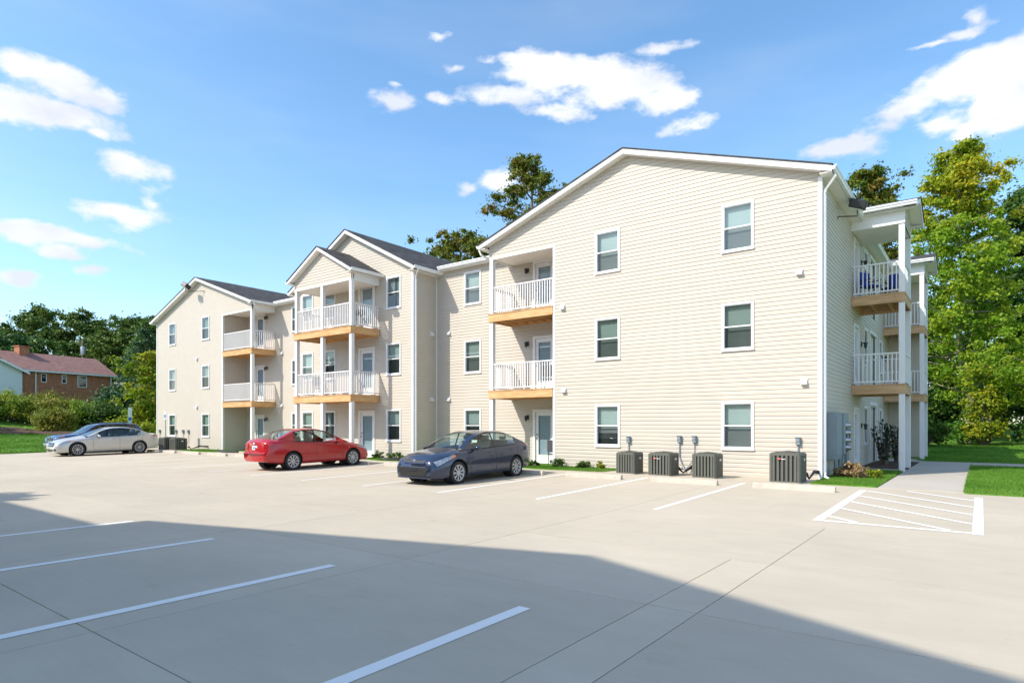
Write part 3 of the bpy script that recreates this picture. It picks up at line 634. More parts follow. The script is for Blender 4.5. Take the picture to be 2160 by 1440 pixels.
# --- downspouts
def downspout(pts,name='downspout'):
    MB().tube(pts,.043,4).build(name,M['gutter'],bld)
downspout([(-3.16,18.72,8.55),(-3.16,18.72,8.40),(-3.44,18.95,8.16),(-3.475,18.98,8.05),(-3.475,18.98,.30),(-3.44,18.92,.18),(-3.32,18.72,.14)])
downspout([(-19.33,18.75,8.42),(-19.33,18.78,8.33),(-19.64,18.96,8.12),(-19.67,18.98,8.0),(-19.67,18.98,.3),(-19.66,18.9,.16)])
downspout([(-15.86,18.75,8.55),(-15.8,18.8,8.35),(-15.5,19.4,8.1)])
downspout([(-32.3,18.75,8.55),(-32.3,18.8,8.35),(-32.6,19.1,8.2)])
# --- posts, decks, railings
bal_me={}
def baluster_mesh(h):
    if h not in bal_me: bal_me[h]=MB().box(-.016,.016,-.016,.016,0,h).mesh('baluster',M['white'])
    return bal_me[h]
def railing(par,a,b,z,single=True,step=.112):
    """railing from a to b (x,y) standing on deck level z"""
    a=Vector((*a,0)); b=Vector((*b,0)); d=b-a; L_=d.length; n=max(2,int(L_/step)); ang=math.atan2(d.y,d.x)
    e=d.normalized(); nrm=Vector((-e.y,e.x,0))
    def bar(z0,z1,w,name):
        mb=MB(); q=[a-nrm*w,a+nrm*w,b+nrm*w,b-nrm*w]
        mb.prism([(p.x,p.y,z0) for p in q],(0,0,z1-z0)); return mb.build(name,M['white'],par)
    bar(z+1.0,z+1.045,.035,'top_rail'); bar(z+.075,z+.115,.022,'bottom_rail')
    if single:
        for i in range(n):
            p=a+d*((i+.5)/n); inst('baluster',baluster_mesh(.886),par,(p.x,p.y,z+.115),ang,world=True)
    else:
        mb=MB()
        for i in range(n):
            p=a+d*((i+.5)/n); mb.box(p.x-.016,p.x+.016,p.y-.016,p.y+.016,z+.115,z+1.0)
        tag(mb.build('balusters',M['white'],par),kind='stuff')
def deck(x0,x1,y0,y1,z,rails,m='wood',front='S',joists=True,single=True,skip=()):
    """balcony part: wood deck frame + sub-parts"""
    mb=MB(); h=.285; t=.04
    mb.box(x0,x1,y0,y0+t,z-h-.03,z-.03) if 'S' not in skip else None
    mb.box(x1-t,x1,y0+t,y1,z-h-.03,z-.03); mb.box(x0,x0+t,y0+t,y1,z-h-.03,z-.03); mb.box(x0+t,x1-t,y1-t,y1,z-h-.03,z-.03)
    n=int((x1-x0)/.41)
    for i in range(1,n): x=x0+(x1-x0)*i/n; mb.box(x-.019,x+.019,y0+t,y1-t,z-h,z-.03)
    o=mb.build('balcony',M[m],bld)
    nb=max(1,int(round((y1-y0)/.14)))
    for i in range(nb):
        ya=y0-.02+(y1-y0+.02)*i/nb; yb_=y0-.02+(y1-y0+.02)*(i+1)/nb-.006
        MB().box(x0-.015,x1+.015,ya,yb_,z-.03,z).build('deck_board',M['wood_old'],o)
    for (a,b) in rails: railing(o,a,b,z,single)
    return o
def post(x0,x1,y0,y1,z0,z1):
    mb=MB().box(x0,x1,y0,y1,z0,z1)
    return mb.build('porch_post',M['white'],bld,bevel=.008)
for z in DZ[1:]:
    # right wing recess
    deck(-15.47,-12.45,G-.045,MD-.03,z,[((-15.26,G+.06),(-12.46,G+.06)),((-15.37,G+.2),(-15.37,MD-.03))])
    # left wing recess
    deck(-35.88,-32.68,G-.045,MD-.03,z,[((-35.86,G+.06),(-32.9,G+.06)),((-32.78,G+.2),(-32.78,MD-.03))],single=False)
    # centre porch
    deck(-26.2,-21.92,17.25,G-.03,z,[((-26.02,17.37),(-24.15,17.37)),((-23.98,17.37),(-22.1,17.37)),((-21.98,17.5),(-21.98,G-.03)),((-26.14,17.5),(-26.14,G-.03))])
    # east balconies
    deck(RW[1]+.02,-1.98,23.8,26.05,z,[((RW[1]+.05,23.86),(-2.16,23.86)),((-2.03,23.95),(-2.03,26.0)),((RW[1]+.05,26.0),(-2.16,26.0))],m='wood_old')
    deck(RW[1]+.02,-1.98,32.4,34.7,z,[((RW[1]+.05,32.46),(-2.16,32.46)),((-2.03,32.55),(-2.03,34.65))],m='wood_old',single=False)
def posts(x0,x1,y0,y1,ztop):
    for a,b in ((ZB-.1,DZ[1]-.32),(DZ[1],DZ[2]-.32),(DZ[2],ztop)): post(x0,x1,y0,y1,a,b)
posts(-15.45,-15.28,G+.0,G+.17,8.16); posts(-32.89,-32.72,G,G+.17,8.16)
for x in (-26.17,-24.155,-22.10): posts(x,x+.17,17.30,17.47,7.98)
for y in (23.84,25.86,32.44,34.5): posts(-2.16,-1.99,y,y+.17,8.20)
# recess headers / ceilings
for (x0,x1,xs) in ((-15.45,-12.43,-15.45),(-35.9,-32.70,-32.74)):
    cbox('porch_ceiling','soffit',x0+.05,x1,G+.08,MD-.02,8.17,8.19)
    cbox('header_beam','white',x0,x1,G-.012,G+.07,8.10,8.165)
    cbox('frieze_panel','white',xs-.0,xs+.045,G+.075,MD-.02,8.12,8.50)
# centre porch roof: pediment, frieze, ceiling
PR=(-24.07,9.72,.54)
cp=gable_roof(PR,-26.17,-21.93,17.3,G+.02,oh=.24,ohf=.26,rake_h=.15)
wall('S',17.3,-26.17,-21.93,8.04,0,gable=(PR[0],PR[1]-.135,PR[2]),back=.04,single=False,bm='white')
cbox('header_beam','white',-26.18,-21.92,17.28,17.45,7.97,8.04)
for x in (-26.17,-21.98): cbox('frieze_panel','white',x,x+.045,17.46,G-.02,7.97,8.44)
cbox('porch_ceiling','soffit',-26.12,-21.99,17.46,G-.02,8.0,8.02)
# east porch roofs (ridge runs out from the wall)
def east_porch(y0,y1):
    yc=(y0+y1)/2; sl=.33; zt=8.80+(yc-y0+.3)*sl
    gable_roof((yc,zt,sl),y0,y1,-1.98,RW[1]-.1,oh=.3,ohf=.35,axis='X',rake_h=.17)
    cbox('header_beam','white',RW[1],-1.98,y0-.002,y0+.05,8.22,8.72); cbox('header_beam','white',RW[1],-1.98,y1-.05,y1,8.22,8.72)
    wl=wall('E',-2.0,y0,y1,8.22,0,gable=(yc,zt-.15,sl),back=.03,single=False,bm='white')
    cbox('porch_ceiling','soffit',RW[1]+.02,-2.05,y0+.06,y1-.06,8.24,8.26)
east_porch(23.82,26.05); east_porch(32.42,34.7)
# closet wall on the far east balcony
cbox('closet_wall','siding',RW[1]+.02,-2.2,34.3,34.36,ZB,8.2)
# lamps and vents
for z in (7.86,4.90,1.93): lamp('S',MD,-14.62,z)
for z in (7.95,4.97,1.97): lamp('S',MD,-33.55,z)
for z in (7.6,4.6,1.6): lamp('E',RW[1],26.0,z); lamp('E',RW[1],31.9,z)
for (u,z) in ((-4.1,5.95),(-3.98,2.84),(-12.02,5.86),(-11.96,2.87)): vent('S',G,u,z)
for z in (5.72,2.77): vent('S',MD,-18.95,z)
for z in (5.72,2.77): vent('E',CW[1],20.02,z)
for (u,z) in ((-39.0,5.75),(-39.0,2.75)): vent('S',G,u,z)
for z in (5.75,2.75): vent('S',MD,-32.0,z)

# --- the matching block across the lot (it stands behind the camera and shades the near stalls)
def twin():
    t=empty('apartment_building',(-9.5,-20,0),'matching cream apartment block on the near side of the lot, opposite the first','building')
    GY=-4.15; T=MB()
    x0,x1=-15.45,-3.54; rx=-9.495; zr=10.75; zl=zr-(rx-x0)*.34
    T.prism([(x0,GY,0),(x1,GY,0),(x1,GY,zl-.15),(rx,GY,zr-.15),(x0,GY,zl-.15)],(0,-30,0)); T.box(-60,x0,GY-31,GY-.7,0,8.5)
    T.box(-14.8,-12.9,GY-1.4,GY,0,8.1)
    T.build('wall',M['siding'],t,fixn=True)
    r=MB()
    for (a,b) in (((x0-.34,zl-.34*.34),(rx,zr)),((rx,zr),(x1+.34,zl-.34*.34))):
        r.prism([(a[0],GY+.34,a[1]),(b[0],GY+.34,b[1]),(b[0],GY+.34,b[1]+.04),(a[0],GY+.34,a[1]+.04)],(0,-31,0))
    r.prism([(-60,GY-.35,8.62),(-60,GY-14,12.6),(-60,GY-14,12.64),(-60,GY-.35,8.66)],(44.5,0,0))
    rr=r.build('roof',M['shingle'],t,fixn=True)
    for z in ZW:
        for x in (-10.69,-6.3): 
            MB().box(x-.02,x+WW,GY,GY+.035,z,z+HW).build('window',M['white'],t); 
            MB().box(x+.05,x+WW-.07,GY+.036,GY+.04,z+.06,z+HW-.06).build('pane',M['pane_low'],t)
twin()
# ---------------------------------------------------------------- air conditioners
def make_ac(x,y,w,h,label,badge,side_light=True):
    """front-left corner x,y; square plan w"""
    z0=.10; t=empty('air_conditioner',(x+w/2,y+w/2,z0),label,'air conditioner','outdoor condenser units along the walls')
    cx,cy=x+w/2,y+w/2; r=.07
    def ring(rad_in):
        P=[];hw=w/2-rad_in
        for (sx_,sy_) in ((1,-1),(1,1),(-1,1),(-1,-1)):
            a0={(1,-1):-90,(1,1):0,(-1,1):90,(-1,-1):180}[(sx_,sy_)]
            for k in range(4):
                a=R(a0+30*k); P.append((cx+sx_*(hw-r)+r*math.cos(a),cy+sy_*(hw-r)+r*math.sin(a)))
        return P
    def ringmb(rad,za,zb,mb=None):
        mb=mb or MB(); p=ring(rad); mb.prism([(a,b,za) for a,b in p],(0,0,zb-za)); return mb
    ringmb(-.01,z0-.06,z0+.015).build('base_pad',M['concrete2'],t,fixn=True)
    b=ringmb(0,z0+.015,z0+.05); b.build('base_rail',M['ac'],t,fixn=True); b=ringmb(.0,z0+h-.06,z0+h-.01); ringmb(.03,z0+h-.01,z0+h+.012,b); b.build('top_cover',M['ac'],t,fixn=True)
    ringmb(.035,z0+.04,z0+h-.05).build('coil',M['acdark'],t,fixn=True)
    # corner posts and wide vertical louvres
    p=ring(0); q=ring(.03); n=len(p); c=MB()
    for s in range(4):
        for k in range(3):
            i=s*4+k; c.add([(*p[i],z0+.05),(*p[i+1],z0+.05),(*p[i+1],z0+h-.06),(*p[i],z0+h-.06),(*q[i],z0+.05),(*q[i+1],z0+.05),(*q[i+1],z0+h-.06),(*q[i],z0+h-.06)],[(0,1,2,3),(7,6,5,4),(0,3,7,4),(1,5,6,2)])
    c.build('corner_panel',M['ac'],t)
    lv=MB().box(-.026,.026,-.004,.03,0,h-.11).mesh('louvre',M['ac']); m=6; e=w/2
    for i in range(m):
        u=-(e-r)+ (2*(e-r))*(i+.5)/m
        for (dx,dy,a) in ((u,-e,0),(e,u,math.pi/2),(-e,u,-math.pi/2)): inst('louvre',lv,t,(dx,dy,.05),a)
    g=MB()
    for k in range(1,6): rr=(w/2-.08)*k/5.5; g.lathe([(rr,z0+h+.02+.03*(1-k/6)),(rr+.008,z0+h+.02+.03*(1-k/6)),(rr+.008,z0+h+.028+.03*(1-k/6)),(rr,z0+h+.028+.03*(1-k/6)),(rr,z0+h+.02+.03*(1-k/6))],20,(cx,cy,0))
    for k in range(8):
        a=math.pi*2*k/8; g.tube([(cx,cy,z0+h+.055),(cx+math.cos(a)*(w/2-.06),cy+math.sin(a)*(w/2-.06),z0+h+.018)],.006,4)
    g.build('fan_grille',M['ac'],t)
    if badge:
        bx=x+w*.34; MB().tube([(bx-.035,y-.012,z0+h-.15),(bx+.035,y-.012,z0+h-.15)],.022,8).build('badge',M['red'],t)
        MB().box(bx+.05,bx+.15,y-.012,y-.006,z0+h-.16,z0+h-.145).build('badge_lettering',M['gutter'],t)
    MB().box(x+w+.001,x+w+.008,y+w*.5,y+w*.66,z0+h-.2,z0+h-.14).build('rating_label',M['white'],t)
    return t
make_ac(-9.16,17.45,.66,.66,'grey condenser unit at the left end of the right-hand row, no red badge',False)
make_ac(-8.05,17.40,.72,.67,'red-badged grey condenser unit second in the row, under the lower left window side',True)
make_ac(-6.67,17.36,.70,.69,'unbadged grey condenser unit just left of the lower right window',False)
make_ac(-4.50,17.22,.78,.78,'largest red-badged condenser unit alone by the building corner downspout',True)
make_ac(-40.3,17.15,.75,.74,'dark condenser unit behind the tail of the silver sedan at the left wing',False)
make_ac(-39.2,17.30,.75,.72,'dark condenser unit at the left wing nearest the grass strip',False)
def disconnect(x,z,label,far=False,drop=True,bend=None):
    t=empty('electrical_disconnect',(x,G-.02,z),label,'electrical box','switch boxes on conduits above the condenser units')
    MB().box(x-.06,x+.06,G-.11,G-.015,z-.10,z+.10).box(x-.05,x+.05,G-.125,G-.11,z-.02,z+.08).build('box',M['grey'],t,bevel=.006)
    MB().box(x-.066,x+.066,G-.135,G-.02,z+.10,z+.115).build('box_lid',M['galv'],t)
    pts=[(x,G-.05,z-.1),(x,G-.05,.62)]
    if bend: pts+= [(x+bend*.35,G-.08,.40),(x+bend*.7,G-.2,.22),(x+bend,G-.5,.28)]
    else: pts+=[(x,G-.05,.35),(x,G-.2,.25),(x,G-.55,.3)]
    MB().tube(pts,.017,6).build('conduit',M['grey'],t)
disconnect(-9.40,1.13,'grey switch box above the leftmost condenser of the right-hand row')
disconnect(-7.63,1.17,'grey switch box above the right edge of the second condenser',bend=.25)
disconnect(-7.14,1.17,'grey switch box between the second and third condensers',bend=-.35)
disconnect(-4.13,1.16,'grey switch box above the large condenser by the corner')
disconnect(-44.05,1.2,'dark switch box at the far left end of the left wing')
disconnect(-42.0+.3,1.2,'dark switch box right of the lower left window of the left wing')
disconnect(-40.75,1.2,'left one of the close pair of dark switch boxes on the left wing',bend=.3)
disconnect(-40.05,1.2,'right one of the close pair of dark switch boxes on the left wing',bend=-.3)
def lines(x0,x1,label):
    mb=MB()
    for k,(dy,dz) in enumerate(((0,0),(.06,.04),(.1,-.03))): mb.tube([(x0,G-.85+dy,.30+dz),(x0+(x1-x0)*.3,G-.75,.17),(x0+(x1-x0)*.6,G-.35,.33+dz),(x1,G-.02,.3+dz)],.022,6)
    tag(mb.build('refrigerant_lines',M['black'],smooth=True),label,'pipes','insulated refrigerant lines')
lines(-7.35,-6.95,'looping black refrigerant lines right of the second condenser')
lines(-6.6,-7.2,'crossed black refrigerant lines left of the third condenser')
lines(-3.75,-3.6,'short black refrigerant lines beside the corner downspout')
lines(-38.45,-37.6,'black refrigerant lines by the left wing grass strip')
# ---------------------------------------------------------------- meter bank on the east wall
def meters():
    X=RW[1]; t=empty('electric_meter_bank',(X+.1,20.8,.1),'blue-grey electric meter bank with four round glass meters on the shaded side wall','meter bank')
    def bx(n,m,y0,y1,d,z0,z1,d0=.016): MB().box(X+d0,X+d,y0,y1,z0,z1).build(n,M[m],t,bevel=.008)
    bx('main_cabinet','grey',19.55,20.55,.24,.62,1.98); bx('meter_cabinet','grey',20.57,21.35,.30,.75,1.97); bx('side_cabinet','grey',21.6,22.0,.22,.12,1.55); bx('cabinet_door','grey',19.62,20.48,.262,.72,1.9,.24)
    bx('blank_cover_panel','siding',21.95,23.55,.045,1.05,1.95)
    for k in range(4):
        z=1.62-.225*k; MB().lathe([(.001,.14),(.06,.14),(.075,.11),(.085,.03),(.095,.0)],16,(X+.30,20.95,z),axis='X').build('meter',M['galv'],t,smooth=True,angle=40)
        MB().lathe([(.001,.0),(.07,.0)],16,(X+.32,20.95,z-.10),axis='X').build('meter_socket_ring',M['black'],t)
    for (yy,rr_,zt) in ((20.75,.045,.75),(21.15,.06,.75),(20.0,.03,.62)): MB().tube([(X+.15,yy,.1),(X+.15,yy,zt)],rr_,8).build('conduit',M['grey'],t,smooth=True,angle=40)
    MB().box(X+.12,X+.22,22.1,22.25,1.2,1.5).build('telephone_box',M['black'],t,bevel=.01)
meters()
# ---------------------------------------------------------------- floodlights
def flood(loc,mount,face,label):
    t=empty('floodlight',mount,label,'floodlight'); x,y,z=loc
    MB().tube([mount,(mount[0],mount[1],z-.25),(x,y,z-.28),(x,y,z-.1)],.018,6).build('bracket_arm',M['black'],t)
    q=MB(); q.box(-.24,.24,-.20,.20,-.06,.20); o=q.build('lamp_head',M['black'],t,bevel=.03); o.location=loc; o.rotation_euler=(R(-28) if face=='S' else R(10),R(20),R(10)); o.matrix_parent_inverse=wmat(t).inverted()
    q=MB(); q.box(-.20,.20,-.16,.16,-.072,-.062); o=q.build('lens',M['blind'],t); o.location=loc; o.rotation_euler=(R(-28) if face=='S' else R(10),R(20),R(10)); o.matrix_parent_inverse=wmat(t).inverted()
flood((-3.02,21.45,8.28),(RW[1]+.02,21.25,7.95),'E','black floodlight on a thin arm under the right-hand eave')
flood((-38.95,18.15,10.1),(-38.1,18.88,9.75),'S','dark floodlight at the peak of the left wing gable')
# ---------------------------------------------------------------- wheel stops
ws=MB(); ws.prism([(-.915,-.075,0),(-.915,.075,0),(-.915,.055,.11),(-.915,.03,.125),(-.915,-.03,.125),(-.915,-.055,.11)],(1.83,0,0)); wsm=ws.mesh('wheel_stop',M['stop'])
_b=MB(); _b.tube([(-.6,0,.12),(-.6,0,.132)],.012,6); _b.tube([(.6,0,.12),(.6,0,.132)],.012,6)
names=['in the stall nearest the striped aisle','in the second stall from the striped aisle, before the condenser row','in the third stall from the striped aisle','behind the grey-blue sedan','in the stall left of the grey-blue sedan','in the second stall left of the grey-blue sedan','under the nose of the red sedan','in the stall left of the red sedan','in the second stall left of the red sedan','in the third stall left of the red sedan','left of the small lawn of the left wing','before the left wing grass strip','before the left wing condensers','in the stall of the silver sedan','in the stall of the dark blue wagon']
for i,n_ in enumerate(names):
    x=-3.58-2.72*i+(.05 if i>2 else 0); o=bpy.data.objects.new('wheel_stop',wsm); COL.objects.link(o); o.location=(x,15.82 if i<9 else 15.9,lotz(15.8)); o.rotation_euler=(0.015,0,R(random.uniform(-.6,.6)))
    tag(o,'low concrete wheel stop '+n_,'wheel stop','concrete wheel stops along the stalls')
# ---------------------------------------------------------------- signs, small things
def sign(x,y,z,h,label,rot):
    t=empty('parking_sign',(x,y,z),label,'sign','small parking signs on posts',rotz=rot)
    MB().box(-.03,.03,-.02,.02,0,h).build('post',M['galv'],t,(0,0,0)); p=MB().box(-.15,.15,-.035,-.022,h-.48,h).build('sign_plate',M['white'],t,(0,0,0))
    blue=mat('sign_blue',(.03,.12,.45),.5) if 'sign_blue' not in bpy.data.materials else bpy.data.materials['sign_blue']
    MB().box(-.11,.11,-.04,-.036,h-.40,h-.20).build('blue_panel',blue,p,(0,0,0))
    # white wheelchair symbol
    w=MB(); c=[(.0+.055*math.cos(R(a)),-.043,h-.335+.055*math.sin(R(a))) for a in range(140,400,26)]; w.tube(c,.008,4); w.tube([(-.01,-.043,h-.235),(-.01,-.043,h-.30),(.04,-.043,h-.30),(.06,-.043,h-.35)],.009,4); w.lathe([(.001,0),(.014,0)],8,(-.012,-.043,h-.222),axis='Y'); w.build('wheelchair_symbol',M['white'],p,(0,0,0))
sign(-39.65,17.3,.1,2.35,'small blue and white wheelchair parking sign on a post before the left wing wall',0)
def tall_sign(x,y,z,h,label,rot):
    t=empty('street_sign',(x,y,z),label,'sign',rotz=rot); MB().box(-.04,.04,-.03,.03,0,h).build('post',M['galv'],t,(0,0,0)); p=MB().box(-.15,.15,-.05,-.03,h-1.7,h).build('sign_plate',M['white'],t,(0,0,0))
    MB().box(-.12,.12,-.055,-.051,h-1.15,h-.85).build('blue_panel',bpy.data.materials['sign_blue'],p,(0,0,0))
tall_sign(-59.0,22.8,.4,2.75,'tall narrow white sign with a blue panel beyond the silver sedan',R(60))
def chair(x,y,z,rot,m,label,cat='chair'):
    t=empty('patio_chair',(x,y,z),label,cat,rotz=rot)
    MB().box(-.25,.25,-.25,.25,.40,.44).build('seat',m,t,(0,0,0)); MB().box(-.25,.25,.22,.26,.5,.95).build('backrest',m,t,(0,0,0))
    for sx_ in(-1,1):
        for sy_ in(-1,1): MB().tube([(.23*sx_,.22*sy_,0),(.23*sx_,.22*sy_,.42 if sy_<0 else .95)],.014,6).build('leg',M['black'],t,(0,0,0))
    for s_ in(-1,1): MB().box(.23*s_-.02,.23*s_+.02,-.22,.22,.62,.65).build('armrest',M['black'],t,(0,0,0))
blue=mat('royal_blue_fabric',(.02,.05,.35),.8); dark=mat('dark_grey_fabric',(.05,.05,.055),.8)
chair(-3.05,24.5,5.97,R(60),blue,'royal blue folding chair on the top right-hand balcony')
chair(-2.45,25.2,5.97,R(-20),blue,'blue patio chair nearest the outer post of the top right-hand balcony')
chair(-13.3,19.9,2.97,R(200),dark,'dark patio chair by the door of the middle balcony of the right wing')
chair(-12.75,19.6,.10,R(160),dark,'dark wire chair beside the ground-floor door of the right wing')
chair(-25.4,18.2,2.97,R(190),dark,'dark chair at the left of the middle centre balcony')
def table(x,y,z,label):
    t=empty('patio_table',(x,y,z),label,'table'); MB().lathe([(.001,.70),(.42,.70),(.42,.73),(.001,.73)],18).build('table_top',M['grey'],t,(0,0,0)); MB().tube([(0,0,0),(0,0,.7)],.03,8).lathe([(.001,.03),(.25,.0)],12).build('leg',M['black'],t,(0,0,0))
table(-24.7,18.0,2.97,'round patio table on the middle centre balcony')
bag=MB().lathe([(.001,.0),(.12,.02),(.15,.1),(.12,.2),(.04,.24),(.001,.24)],10,(-22.3,17.6,2.97)).build('blue_bag',blue,smooth=True); tag(bag,'small blue bundle at the outer corner of the middle centre balcony','bag')
gr=empty('barbecue_grill',(-22.6,18.3,5.97),'small grill under the rail of the top centre balcony beside the door','grill')
MB().lathe([(.001,.62),(.2,.66),(.24,.78),(.2,.9),(.001,.96)],14,(0,0,0)).build('kettle',dark,gr,(0,0,0),smooth=True)
for a in (0,120,240): MB().tube([(.12*math.cos(R(a)),.12*math.sin(R(a)),.66),(.26*math.cos(R(a)),.26*math.sin(R(a)),0)],.012,6).build('leg',M['black'],gr,(0,0,0))
tag(MB().tube([(-35.6,18.45,.15),(-34.4,17.9,.13),(-33.2,17.6,.13),(-32.4,17.9,.15)],.07,8).build('drain_pipe',M['black'],smooth=True),'flexible black drain pipe lying at the foot of the left wing balcony','pipe')
tag(MB().tube([(-20.7,17.9,.16),(-20.1,17.75,.16),(-19.5,17.85,.16)],.06,8).build('drain_pipe',M['black'],smooth=True),'short black drain pipe on the grass below the centre gable','pipe')
# ---------------------------------------------------------------- cars
M['tyre']=mat('tyre_rubber',(.022,.022,.023),.8,bump=.1); M['alloy']=mat('silver_wheel_paint',(.50,.51,.53),.35,.4); M['chrome']=mat('chrome_plate',(.8,.8,.82),.08,1.0)
M['trim']=mat('black_plastic_trim',(.018,.018,.02),.4); M['well']=mat('wheel_well_black',(.012,.012,.012),.9)
M['cglass']=glass_mat('car_side_glass',(.72,.84,.80),1.45); M['wglass']=glass_mat('car_windscreen_glass',(.72,.84,.88),1.5); M['dglass']=glass_mat('dark_car_glass',(.10,.15,.17),1.5)
M['seat']=mat('beige_car_seat',(.33,.30,.25),.8); M['tail']=mat('red_tail_lamp',(.45,.01,.015),.12,coat=1); M['amber']=mat('amber_lamp',(.8,.18,.02),.15,coat=1); M['lamp']=mat('clear_headlamp',(.36,.39,.43),.10,.5,var=.35,scale=14,coat=1)
M['plate']=mat('white_number_plate',(.75,.76,.78),.4); M['platetext']=mat('plate_lettering',(.05,.08,.25),.5)
def cr(pts,x):
    """smooth monotone-ish curve through points (x,y)"""
    xs=[p[0] for p in pts]; ys=[p[1] for p in pts]
    if x<=xs[0]: return ys[0]
    if x>=xs[-1]: return ys[-1]
    i=max(k for k in range(len(xs)) if xs[k]<=x); i=min(i,len(xs)-2)
    h=xs[i+1]-xs[i]; t=(x-xs[i])/h
    d=lambda k: 0 if False else ((ys[min(k+1,len(ys)-1)]-ys[max(k-1,0)])/(xs[min(k+1,len(ys)-1)]-xs[max(k-1,0)]))
    s=lambda k:(ys[k+1]-ys[k])/(xs[k+1]-xs[k])
    def m(k):
        if k in(0,len(xs)-1): return s(min(k,len(xs)-2))
        a,b=s(k-1),s(k); 
        return 0 if a*b<=0 else 2*a*b/(a+b)
    m0,m1=m(i)*h,m(i+1)*h
    return (2*t**3-3*t**2+1)*ys[i]+(t**3-2*t**2+t)*m0+(-2*t**3+3*t**2)*ys[i+1]+(t**3-t**2)*m1
def wheel_mesh(r,w,style):
    ty=MB().lathe([(r*.70,-w/2+.01),(r*.80,-w/2),(r*.95,-w/2+.012),(r,-w/2+.04),(r,w/2-.04),(r*.95,w/2-.012),(r*.80,w/2),(r*.70,w/2-.01)],32,axis='Y')
    tyre=ty.mesh('tyre',M['tyre'],True,50)
    rm=MB(); y=-w/2+.012
    rm.lathe([(r*.71,y-.004),(r*.66,y-.004),(r*.62,y+.015),(r*.62,y+.05)],32,axis='Y')
    n=style['n']; hw=style['w']
    for k in range(n):
        a=2*math.pi*k/n; ca,sa=math.cos(a),math.sin(a)
        def p(rr,off,yy): return (ca*rr-sa*off,yy,sa*rr+ca*off)
        a0,a1=r*.12,r*.64; w0,w1=hw[0]*r,hw[1]*r
        rm.add([p(a0,-w0,y+.012),p(a0,w0,y+.012),p(a1,w1,y+.0),p(a1,-w1,y+.0),p(a0,-w0,y+.02),p(a0,w0,y+.02),p(a1,w1,y+.012),p(a1,-w1,y+.012)],[(0,1,2,3),(0,3,7,4),(1,5,6,2)])
    rm.lathe([(.001,y),(r*.13,y),(r*.17,y+.012),(r*.17,y+.03)],20,axis='Y')
    rim=rm.mesh('rim',M['alloy'],True,40)
    dk=MB().lathe([(.001,y+.055),(r*.70,y+.05)],24,axis='Y').mesh('brake_disc',M['well'])
    return tyre,rim,dk
